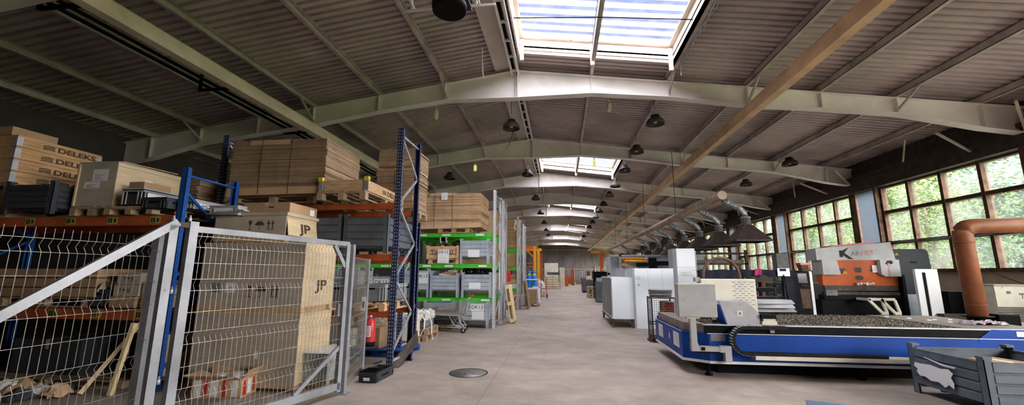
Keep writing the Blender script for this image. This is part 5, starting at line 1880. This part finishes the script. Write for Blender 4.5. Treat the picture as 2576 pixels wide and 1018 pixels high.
rp = thing('hydrant_sign', 'red plate sign fixed above the far fire extinguisher', 'sign', (-2.06, 15.205, 1.3))
obj('plate', B().box(-.05, .19, 0, .01, 0, .42), M_red, rp)

# ---------------------------------------------------------------- far end of the hall
M_gas = pm('bright_blue_gas_bottle', (.02, .22, .62), .35, 0, .1, 3)
M_gyel = pm('green_yellow_shoulder', (.45, .55, .10), .4)
M_yelcol = pm('yellow_crane_paint', (.78, .36, .03), .45, 0, .1, 1)
M_orcol = pm('orange_crane_paint', (.60, .14, .03), .45, 0, .12, 1)

gc = thing('bottle_trolley', 'pale pallet cage trolley carrying the blue gas bottles', 'trolley', (-2.15, 22.9, 0))
obj('base', B().box(0, .95, 0, .9, .75, .82).box(.0, .06, 0, .06, 0, .75).box(.89, .95, 0, .06, 0, .75).box(.0, .06, .84, .9, 0, .75).box(.89, .95, .84, .9, 0, .75), M_white, gc)
obj('rail', B().box(0, .95, -.02, .0, 1.25, 1.30).box(.9, .95, -.02, .9, 1.25, 1.30).box(.9, .95, -.02, .03, .82, 1.3), M_white, gc)
obj('lower_panel', B().box(.55, .95, -.02, .02, .25, .9), M_white, gc)


def bottle():
    t = thing('gas_bottle', 'bright blue gas bottle standing in the pale trolley, left front', 'gas bottle', (-2.05, 23.05, .825))
    obj('body', B().lathe([(.0, 0), (.105, 0), (.11, .02), (.11, .62), (.10, .68)], 18), M_gas, t)
    obj('shoulder', B().lathe([(.10, .68), (.07, .75), (.04, .78), (.0, .79)], 18), M_gyel, t)
    obj('cap', B().lathe([(.045, .78), (.06, .80), (.06, .92), (.04, .95), (.0, .95)], 14), M_gas, t)
    return t


b0 = bottle()
for k, (x, y, l) in enumerate(((-1.8, 23.05, 'middle front'), (-1.52, 23.05, 'right front'), (-2.05, 23.4, 'left rear'), (-1.78, 23.42, 'middle rear'), (-1.5, 23.4, 'right rear'))):
    dup(b0, (x, y, .825), 0, 'bright blue gas bottle standing in the pale trolley, ' + l)
b0['group'] = 'blue gas bottles'
for o in bpy.data.objects:
    if o.name.startswith('gas_bottle'):
        o['group'] = 'blue gas bottles'
lc_ = pallet_at('pallet under the brown carton crate by the gas bottles', -1.48, 20.75, 0, 0, .75, .8)
cb_ = carton('open brown carton crate on a pallet before the gas bottles', -1.82, 20.35, .15, .62, .7, .68, M_card, tape=False)
obj('corner_profile', B().box(.60, .63, -.02, .02, -.05, .75).box(-.01, .02, -.02, .02, -.05, .75), M_galv, cb_)
hc = thing('hand_truck', 'orange hand truck with small wheels beyond the gas bottles', 'hand truck', (-1.15, 27.5, 0))
obj('frame', B().tube([(-.2, 0, .12), (-.2, .1, 1.3), (.15, .1, 1.3), (.15, 0, .12)], .025, 7).box(-.2, .15, -.2, .0, .1, .13).box(-.2, .15, .04, .07, .6, .65), M_orcol, hc)
for s in (-.26, .2):
    obj('wheel', B().lathe([(.0, -.03), (.13, -.03), (.13, .03), (.0, .03)], 16, (s, .05, .13), axis='x'), M_rubber, hc)
tag(obj('reddish_box', B().box(-1.62, -1.25, 25.2, 25.8, .12, .72).box(-1.6, -1.5, 25.25, 25.75, 0, .12).box(-1.37, -1.27, 25.25, 25.75, 0, .12), M_pipe), 'reddish brown box under the edge of the gas bottle trolley', 'box')
tag(obj('white_bag', B().lathe([(.0, 0), (.35, 0), (.42, .4), (.36, .9), (.2, 1.1), (.0, 1.12)], 14, (-1.55, 29.5, .0)), M_film), 'round white sack beyond the gas bottles', 'sack')
for k in range(6):
    pallet_at('%s pallet of the tall pile in the middle distance' % ('lowest', 'second', 'third', 'fourth', 'fifth', 'topmost')[k], -.93, 44.0, .245 * k, 0, 1.75, 1.1, M_pinel, h=.235)
tag(obj('folded_sheets', B().box(-1.5, -.15, 43.9, 44.6, 1.48, 1.75), M_crated), 'grey folded sheets on the tall pallet pile', 'sheets')
tag(obj('white_board', B().box(-1.9, -.35, 47.0, 47.15, 0, 2.8), M_mwhite), 'large white board behind the tall pallet pile', 'board')
tag(obj('white_board', B().box(-.22, .42, 52.0, 52.15, 0, 2.4), M_mwhite), 'narrower white board right of the tall pallet pile', 'board')
tag(obj('orange_skip', B().box(.30, .90, 54.0, 55.0, .0, 1.45), M_orcol), 'orange skip beside the tall pallet pile', 'skip')
tag(obj('orange_skip', B().box(1.2, 2.0, 66.0, 67, .0, 1.2), M_orcol), 'smaller orange bin near the back wall', 'bin')
tag(obj('red_plastic_heap', B().box(1.35, 1.8, 58.0, 58.5, .0, 2.2), M_pipe), 'reddish upright rack end near the back wall', 'rack')
for k, (x, y, h, m, l) in enumerate(((-2.30, 36.0, 4.0, M_yelcol, 'left'), (-2.02, 36.8, 3.85, M_yelcol, 'middle'), (-1.95, 40.0, 3.6, M_orcol, 'right'))):
    c = thing('crane_column', '%s of the three yellow crane columns past the racks' % l, 'crane', (x, y, 0))
    obj('column', B().box(-.12, .12, -.12, .12, 0, h), m, c)
    obj('base_plate', B().box(-.35, .35, -.35, .35, 0, .03), m, c)
    if k < 2:
        obj('jib', B().box(-3.4, .3, -.1, .1, h - .25, h).bar((-1.0, 0, h - .2), (-.15, 0, h - .95), .1, .1), m if k else M_orcol, c)
oc = thing('jib_crane', 'orange jib crane column on the right of the aisle', 'crane', (3.95, 41.0, 0))
obj('column', B().box(-.16, .16, -.16, .16, 0, 3.7), M_orcol, oc)
obj('jib', B().box(-1.0, 1.0, -.12, .12, 3.6, 3.85), M_yelcol, oc)
obj('hoist', B().box(.5, 1.3, -.3, .3, 1.5, 2.6).box(.6, 1.0, -.2, .2, 2.9, 3.4), M_orcol, oc)
for k in range(5):
    tag(obj('bench_clutter', B().box(2.9 + k * .9, 3.6 + k * .9, 62 + k, 63 + k, 0, 1.0 + .3 * (k % 3)), (M_pipe, M_mwhite, M_crate, M_rust, M_tin)[k]), '%s piece of the dim machinery lined up before the back wall' % ('first', 'second', 'third', 'fourth', 'fifth')[k], 'machine')
tag(obj('white_sheet_stack', B().box(4.6, 7.4, 52.0, 52.3, 0, 2.5), M_mwhite), 'wide white sheet behind the orange jib crane', 'sheet')
# dark bins right of the aisle
for k, (x, y, w, d, h, m, l) in enumerate(((1.80, 36.5, 1.0, 1.5, 1.05, M_crated, 'farthest'), (2.75, 35.0, .8, 1.2, 1.0, M_black, 'second'), (2.35, 29.5, 1.0, 1.2, 1.0, M_bin, 'third'))):
    t_ = thing('waste_container', '%s dark container standing along the right of the aisle' % l, 'container', (x, y, 0))
    obj('body', B().box(0, w, 0, .03, .05, h).box(0, w, d - .03, d, .05, h).box(0, .03, .03, d - .03, .05, h).box(w - .03, w, .03, d - .03, .05, h).box(0, w, 0, d, .05, .1), m, t_)
    obj('rim', B().box(-.03, w + .03, -.03, .0, h - .08, h).box(-.03, .0, 0, d, h - .08, h), m, t_)
    for px in (.05, w - .15):
        obj('foot', B().box(px, px + .1, .05, d - .05, 0, .05), M_black, t_)
for k in range(5):
    pallet_at('%s pallet of the low pile right of the aisle' % ('lowest', 'second', 'third', 'fourth', 'topmost')[k], 2.05 + .03 * (k % 2), 29.0, .15 * k, PI / 2, 1.1, .62, M_pine)
tag(obj('cabinet_shell', B().box(1.95, 2.75, 24.0, 24.8, .04, 1.16).box(2.0, 2.7, 24.05, 24.75, 0, .04), M_crated), 'dark grey cabinet standing beside the low pallet pile', 'cabinet')
tag(obj('pale_shell', B().box(2.2, 3.0, 26.0, 26.9, 0, 1.35), M_crate), 'light grey box behind the dark grey cabinet', 'box')
tag(obj('lid_plate', B().box(1.78, 2.1, 22.8, 23.2, 0, .03), M_galv), 'pale plate lying on the floor by the dark grey cabinet', 'plate')
bt = thing('black_bench', 'wide black topped bench above the aisle containers', 'bench', (2.1, 27.5, 0))
obj('top', B().box(0, 2.2, 0, 1.2, 1.25, 1.75), M_black, bt)
for px in (.05, 2.05):
    for py in (.05, 1.05):
        obj('leg', B().box(px, px + .1, py, py + .1, 0, 1.25), M_black, bt)
tag(obj('purple_parts', B().lathe([(.0, 0), (.12, 0), (.16, .12), (.05, .2), (.0, .2)], 10, (2.75, 27.6, 1.75)), M_pink), 'pinkish part on the black bench', 'part')
# beam punching line behind the white enclosures
pl_ = thing('bending_line', 'long grey machine with yellow roller and dark arms behind the white enclosures', 'machine', (2.7, 20.0, 0))
obj('frame', B().box(-.5, -.35, 0, .2, 0, 2.45).box(.05, .15, 0, .2, 0, 2.5).box(1.25, 1.40, 0, .2, 0, 2.45).box(-.5, 4.0, .0, .2, 2.42, 2.5).box(-.5, 4.2, 0, .2, 1.55, 1.65), M_mgrey, pl_)
obj('roller', B().lathe([(.0, .3), (.06, .3), (.06, 1.25), (.0, 1.25)], 14, (0, -.08, 2.20), axis='x').lathe([(.0, .15), (.03, .15), (.03, 1.3), (.0, 1.3)], 10, (0, -.08, 2.33), axis='x'), M_yelcol, pl_)
obj('valve_block', B().box(.15, .45, -.1, .1, 1.98, 2.08), M_yelcol, pl_)
obj('dark_arm', B().box(.85, 1.45, -.15, .1, 1.95, 2.12).box(1.45, 1.75, -.15, .15, 1.6, 2.35).box(1.75, 2.6, -.1, .1, 2.0, 2.2), M_black, pl_)
obj('rear_plate', B().box(-.5, 4.0, .22, .28, 1.6, 2.5), M_crate, pl_)
obj('hose', B().tube([(.9, -.1, 1.95), (1.0, -.15, 1.8), (1.2, -.15, 1.78), (1.45, -.1, 1.9)], .015, 6).tube([(1.8, -.1, 2.0), (1.75, -.15, 1.75), (1.9, -.15, 1.65)], .015, 6), M_rubber, pl_)
rb = thing('robot_stand', 'small grey figure-like drill stand in an opening left of the yellow roller', 'machine', (2.15, 22.0, 0))
obj('base', B().box(.05, .55, 0, .5, 0, 1.5), M_darkmetal, rb)
obj('arm', B().bar((.3, .2, 1.5), (.3, .2, 2.1), .1, .1).bar((.1, .2, 2.05), (.5, .2, 2.1), .08, .12), M_wallbeige, rb)
sx = thing('steel_shelving', 'dark green steel shelving behind the arched hose', 'shelving', (5.0, 18.0, 0))
obj('uprights', B().box(0, .1, 0, .1, 0, 2.6).box(2.6, 2.7, 0, .1, 0, 2.6), M_darkmetal, sx)
obj('shelf_boards', B().box(0, 2.7, 0, .8, 2.0, 2.06).box(0, 2.7, 0, .8, 2.45, 2.5).box(0, 2.7, 0, .8, 1.4, 1.45), M_darkmetal, sx)
tag(obj('stored_tubes', B().box(5.12, 7.58, 18.12, 18.5, 2.062, 2.2), M_scrap), 'dull tubes stored on the dark shelving behind the hose', 'tubes')
tag(obj('grey_column', B().box(9.3, 9.75, 19.0, 19.4, 0, 2.5), M_inkg), 'grey steel column before the windows near the hoods', 'column')
tag(obj('window_bench', B().box(6.5, 10.9, 16.0, 16.8, 0, 1.3), M_navyc), 'long dark bench under the middle windows', 'bench')
tag(obj('window_bench', B().box(6.0, 10.9, 27.0, 28.0, 0, 1.5), M_navyc), 'long dark bench under the farther windows', 'bench')

# manhole cover
mh = thing('manhole_cover', 'round grey steel manhole cover set in the floor', 'manhole cover', (-1.53, 6.86, 0))
obj('plate', B().lathe([(.0, .004), (.29, .004), (.29, .0)], 40), pm('worn_cover_steel', (.20, .19, .17), .45, .4, .15, 6), mh)
obj('rim', B().lathe([(.30, .0), (.30, .006), (.315, .006), (.315, 0)], 40), M_darkmetal, mh)
obj('lifting_hole', B().lathe([(.0, .0055), (.018, .0055), (.018, .004)], 12, (-.04, -.08, 0)), M_ink, mh)
obj('lifting_hole', B().lathe([(.0, .0055), (.018, .0055), (.018, .004)], 12, (.10, -.06, 0)), M_ink, mh)

rn = random.Random(77)
for k in range(14):
    x, y = 1.0 + k * .62, 60 + 9 * rn.random()
    w, h = rn.uniform(.3, .7), rn.uniform(.5, 2.3)
    tag(obj('stored_piece', B().box(x, x + w, y, y + .5, 0, h).bevel(.03), (M_pipe, M_mwhite, M_pine2, M_crate, M_orcol, M_rust, M_tin)[k % 7]), '%s of the small pieces stored along the back wall, counted from the aisle' % ('first', 'second', 'third', 'fourth', 'fifth', 'sixth', 'seventh', 'eighth', 'ninth', 'tenth', 'eleventh', 'twelfth', 'thirteenth', 'fourteenth')[k], 'stored goods')
for k in range(6):
    x, y = -2.6 - rn.random() * 2, 33 + 4 * k
    tag(obj('stored_piece', B().box(x, x + .9, y, y + .8, 0, rn.uniform(.7, 1.5)).bevel(.03), (M_pipe, M_card, M_orcol, M_rust, M_yelcol, M_tin)[k]), '%s of the pieces stored behind the crane columns, from the front' % ('first', 'second', 'third', 'fourth', 'fifth', 'last')[k], 'stored goods')
ox = thing('orange_rack', 'small orange red arm rack before the yellow crane columns', 'rack', (-3.1, 34.0, 0))
obj('upright', B().box(0, .12, 0, .12, 0, 2.5), M_orcol, ox)
for z in (1.3, 1.7, 2.1, 2.4):
    obj('arm', B().bar((.1, .05, z), (.9, .05, z + .12), .08, .08), M_orcol, ox)

# ---------------------------------------------------------------- under the roof
def crane_beam(label, x, z0, z1, ya, yb_, mat):
    w, t = .20, .016
    b = B().box(x - w / 2, x + w / 2, ya, yb_, z0, z0 + t).box(x - w / 2, x + w / 2, ya, yb_, z1 - t, z1)
    b.box(x - .09, x - .09 + t, ya, yb_, z0 + t, z1 - t).box(x + .09 - t, x + .09, ya, yb_, z0 + t, z1 - t)
    t_ = thing('crane_beam', label, 'crane beam', (0, 0, 0))
    obj('girder', b, mat, t_)
    for i in range(0, 11):
        y = G0 + BAY * i
        if ya < y < yb_:
            h = B().box(x - .07, x + .07, y - .06, y + .06, z1, zbot(x) - .014)
            obj('hanger', h, M_girder, t_)
    return t_


crane_beam('cream crane rail beam hung under the girders on the left', -7.22, 5.64, 5.925, -3, YB - .3, M_cream)
crane_beam('tan crane rail beam hung under the girders on the right', 4.97, 5.66, 5.96, -3, YB - .3, M_orangebeam)

# pipe bundle beside the left crane beam
pb_ = thing('pipe_bundle', 'bundle of dark pipes running beside the left crane beam', 'pipes', (0, 0, 0))
for k, (x, z) in enumerate(((-7.75, 5.92), (-7.95, 5.90), (-8.15, 5.88), (-8.3, 5.95))):
    obj('pipe', B().tube([(x, -3, z), (x, 25, z)], .035, 8), M_black, pb_)
for y in (5, 8, 11, 14, 17, 20, 23):
    obj('pipe_bracket', B().box(-8.4, -7.6, y - .03, y + .03, 5.80, 5.85).box(-8.4, -8.36, y - .03, y + .03, 5.85, 6.25), M_black, pb_)

# bell lamps
def lamp(label, x, y, z, group=None):
    t = thing('bell_lamp', label, 'pendant lamp', (x, y, z), 0, group)
    obj('shade', B().lathe([(.05, .30), (.12, .29), (.14, .20), (.20, .16), (.25, .10), (.265, .0), (.255, .0), (.24, .09), (.19, .14), (.12, .17), (.0, .18)], 24), M_darkmetal, t)
    obj('bulb', B().lathe([(.0, .03), (.05, .05), (.06, .10), (.03, .17), (.0, .17)], 12), M_film, t)
    obj('hook', B().tube([(0, 0, .30), (0, 0, .40), (.03, 0, .44), (0, 0, .48)], .012, 6), M_galv, t)
    return t


l0 = lamp('bell lamp hanging over the middle purlin, nearest one left of the tan crane beam', 2.86, 11.9, 5.98)


def rod(y, x, z):
    return B().tube([(x, y, z + .46), (x, y, zroof(x) + .02)], .008, 6)


ORD = ('second', 'third', 'fourth', 'fifth', 'sixth', 'seventh', 'eighth', 'ninth', 'tenth', 'eleventh', 'twelfth', 'thirteenth', 'fourteenth')
lamps = [(l0, 2.86, 11.9, 5.98)]
for k, y in enumerate((14.8, 17.6, 20.8, 23.4, 26.6, 29.6, 32.6, 36, 40, 45, 50, 56)):
    lamps.append((dup(l0, (2.82, y, 5.98), 0, 'bell lamp, %s in the middle row left of the tan crane beam' % ORD[k], 'bell lamps of the middle row'), 2.82, y, 5.98))
for k, y in enumerate((11.8, 17.9, 24.0, 30.0, 36.0, 42.0, 48.0)):
    lamps.append((dup(l0, (-1.45, y, 5.98), 0, 'bell lamp, %s in the row below the roof ridge' % ('first', *ORD)[k], 'bell lamps below the ridge'), -1.45, y, 5.98))
for k, (x, y) in enumerate(((8.55, 15.8), (8.52, 19.4), (8.5, 25.8), (8.5, 31.8))):
    lamps.append((dup(l0, (x, y, 5.62), 0, 'bell lamp, %s in the row near the window wall' % ('first', *ORD)[k], 'bell lamps near the windows'), x, y, 5.62))
for k, (x, y) in enumerate(((-5.0, 17.6), (-5.0, 29.6))):
    lamps.append((dup(l0, (x, y, 5.85), 0, 'bell lamp, %s one in the left roof slope' % ('first', *ORD)[k], 'bell lamps in the left slope'), x, y, 5.85))
l0['group'] = 'bell lamps of the middle row'
for o, x, y, z in lamps:
    obj('suspension_rod', B().tube([(0, 0, .46), (0, 0, zroof(x) + .02 - z)], .008, 6), M_darkmetal, o)
tag(obj('pull_cord', B().tube([(-1.42, 12.0, 5.98), (-1.55, 12.0, 5.55), (-1.62, 12.0, 5.45)], .008, 5), M_black), 'thin dark cord hanging from the nearest ridge lamp', 'cord')

# roof fan on its frame
fn = thing('roof_fan', 'round dark roof fan on a rail frame at the top of the picture', 'fan', (-1.83, 6.10, 6.02))
obj('housing', B().lathe([(.27, .0), (.285, .0), (.30, .12), (.24, .22), (.22, .22), (.27, .11), (.265, .02)], 30), M_black, fn)
obj('back_plate', B().lathe([(.0, .14), (.26, .14), (.26, .16), (.0, .16)], 30), M_navyc, fn)
b = B()
for k in range(5):
    a = 2 * PI * k / 5
    ca, sa = math.cos(a), math.sin(a)
    b.hull8([(ca * u - sa * v, sa * u + ca * v, z) for z in (.085, .092) for u, v in ((.05, -.02), (.24, -.09), (.25, .03), (.05, .03))])
obj('blades', b, M_black, fn)
obj('motor', B().lathe([(.0, .03), (.035, .03), (.045, .06), (.045, .13), (.0, .13)], 14), M_galv, fn)
obj('guard_bar', B().bar((-.27, 0, .03), (.27, 0, .03), .015, .01), M_inkg, fn)
obj('support_plate', B().box(-.32, .32, .05, .33, .22, .25), M_navyc, fn)
b = B().box(-.9, .75, .26, .29, .25, .29).box(-.9, .75, -.18, -.15, .25, .29)
for x in (-.75, .45):
    b.box(x, x + .03, -.18, .29, .29, .31)
obj('frame_rail', b, M_girder, fn)
obj('hanger', B().box(.40, .43, .26, .29, .29, 1.15).box(-.8, -.77, .26, .29, .29, 1.1).box(.40, .43, -.18, -.15, .29, 1.15).box(-.8, -.77, -.18, -.15, .29, 1.1), M_girder, fn)
# wall side conduits, rods by the ridge
tag(obj('drop_rod', B().tube([(-1.93, 9.4, 7.2), (-1.95, 9.7, 6.75), (-1.93, 9.75, 6.65)], .014, 6).tube([(-1.9, 9.3, 7.22), (-1.95, 9.6, 6.9)], .014, 6), M_cream), 'bent pale rod hanging near the ridge before the first girder', 'rod')
cd = thing('cable_festoon', 'loose cable bundle along the right skylight edge', 'cable', (0, 0, 0))
b = B()
rn = random.Random(4)
for q in range(3):
    pts = []
    y = 5.6
    k = 0
    while y < 10.2:
        pts.append((3.03 + .03 * q + rn.uniform(-.02, .02), y, 6.77 + .03 * math.sin(k * 1.7 + q) + rn.uniform(-.03, .03)))
        y += .22
        k += 1
    b.tube(pts, .011, 5)
obj('cables', b, M_galv, cd)
b = B()
for k in range(9):
    b.lathe([(.02, -.02), (.02, .02)], 8, (2.98, 6.0 + .45 * k, 6.78), axis='x')
obj('clips', b, M_cream, cd)
obj('cable_end', B().tube([(3.1, 9.95, 6.8), (3.1, 9.98, 6.55)], .015, 6), M_cream, cd)
tag(obj('skylight_cord', B().tube([(-.95, 8.0, 7.12), (1.0, 8.05, 7.02), (2.95, 8.3, 6.98)], .012, 6), M_black), 'dark cord stretched across the nearest skylight', 'cord')
# tube lights
M_glow = emis('lit_yellow_cover', (.85, .92, .25), .55)
for k, (x, y, z, a, m, l) in enumerate(((-3.86, 11.8, 6.55, .1, M_cream, 'dull capsule lamp under the left slope behind the first girder'), (1.54, 11.95, 6.62, 0, M_cream, 'dull capsule lamp hanging under the first girder, right of the ridge'), (-3.93, 18.1, 6.47, .5, M_glow, 'glowing yellow-green capsule lamp under the left slope'), (1.53, 17.6, 6.42, 0, M_glow, 'glowing yellow-green capsule lamp before the second skylight'))):
    t = thing('capsule_lamp', l, 'lamp', (x, y, z), a)
    obj('cover', B().lathe([(.0, -.16), (.05, -.15), (.075, -.10), (.075, .08), (.05, .14), (.0, .15)], 16), m, t)
    obj('holder', B().box(-.03, .03, -.03, .03, .14, .22), M_girder, t)
    obj('stem', B().tube([(0, 0, .2), (0, 0, zroof(x) + .17 - z)], .008, 5), M_girder, t)

# extraction duct with hoods
ed = thing('extraction_duct', 'long round extraction duct running above the hoods', 'duct', (0, 0, 0))
b = B().tube([(4.53, 11.8, 3.79), (4.53, 40, 3.86)], .125, 18)
b.mi = 1
for k in range(38):
    b.lathe([(.125, 0), (.131, .005), (.131, .02), (.125, .025)], 18, (4.53, 12.2 + .74 * k, 3.80 + .06 * (.74 * k) / 28), axis='y')
obj('trunk', b, [pm('dull_brown_duct', (.34, .25, .18), .4, .4, .2, 2), M_galv], ed)
for y in (16.5, 22.5, 28.5, 34.5):
    obj('hanger', B().tube([(4.53, y, 3.9), (4.53, y, zroof(4.53))], .012, 6), M_darkmetal, ed)


M_hood = pm('sooty_hood_steel', (.042, .029, .025), .55, 0, .3, 5)
M_flex = pm('dull_zinc_pipe', (.27, .28, .29), .45, .4, .25, 9)


def hood(label, y):
    t = thing('extraction_hood', label, 'hood', (5.17, y, 2.53), 0, 'extraction hoods over the right side')
    obj('canopy', B().hull8([(-.46, -.42, 0), (.46, -.42, 0), (.46, .42, 0), (-.46, .42, 0), (-.10, -.10, .44), (.10, -.10, .44), (.10, .10, .44), (-.10, .10, .44)]).box(-.47, .47, -.43, -.41, -.05, .0).box(-.47, .47, .41, .43, -.05, 0).box(-.47, -.45, -.41, .41, -.05, 0).box(.45, .47, -.41, .41, -.05, 0), M_hood, t)
    obj('neck', B().lathe([(.10, .44), (.12, .44), (.12, .62), (.13, .62), (.13, .66), (.11, .66)], 18), M_flex, t)
    obj('flexible_pipe', B().tube([(0, 0, .64), (-.02, 0, .78), (-.16, 0, .92), (-.52, 0, 1.12), (-.60, 0, 1.2), (-.61, 0, 1.32)], .085, 14), M_flex, t)
    b = B()
    for k in range(4):
        c = Vector((-.2 - .09 * k, 0, .94 + .05 * k))
        b.tube([c, c + Vector((-.012, 0, .007))], .106, 14)
    obj('joint_ring', b, M_inkg, t)
    return t


h0 = hood('nearest extraction hood, largest dark pyramid below the windows', 12.0)
for k, y in enumerate((14.0, 15.9, 17.8, 20.0, 22.4, 25.2, 31.6, 40.0)):
    dup(h0, (5.17, y, 2.53), 0, 'extraction hood, %s from the front in the row' % ORD[k])
# bracing and brackets by the windows
for k in range(5):
    y = G0 + BAY * k
    for q, (p0, p1, w) in enumerate((((9.6, y + .4, 5.2), (11.05, y + 1.2, 4.9), .05), ((10.3, y + 2.2, 5.6), (10.7, y + 2.9, 5.1), .04), ((9.9, y - 1.2, 5.35), (11.0, y - .2, 5.0), .05))):
        tag(obj('roof_brace', B().bar(p0, p1, w, w), M_wallbeige), '%s pale roof brace by the window head, %s bay past the first girder' % (('long', 'short', 'rear')[q], ('first', 'second', 'third', 'fourth', 'fifth')[k]), 'brace')
tag(obj('window_cable', B().tube([(11.05, 10.0, 2.72), (11.0, 13, 2.66), (11.05, 15.6, 2.70), (11.0, 20, 2.62), (11.0, 26, 2.7)], .016, 5).tube([(11.05, 10.0, 2.66), (11.0, 13, 2.62), (11.05, 15.6, 2.66)], .012, 5), M_black), 'black cable strung along the window frames', 'cable')
tag(obj('stay_rod', B().tube([(11.17, 23.5, 2.55), (10.5, 17.2, 2.72), (11.17, 16.8, 2.75)], .012, 5), M_cream), 'thin pale rod slanting before the window column', 'rod')
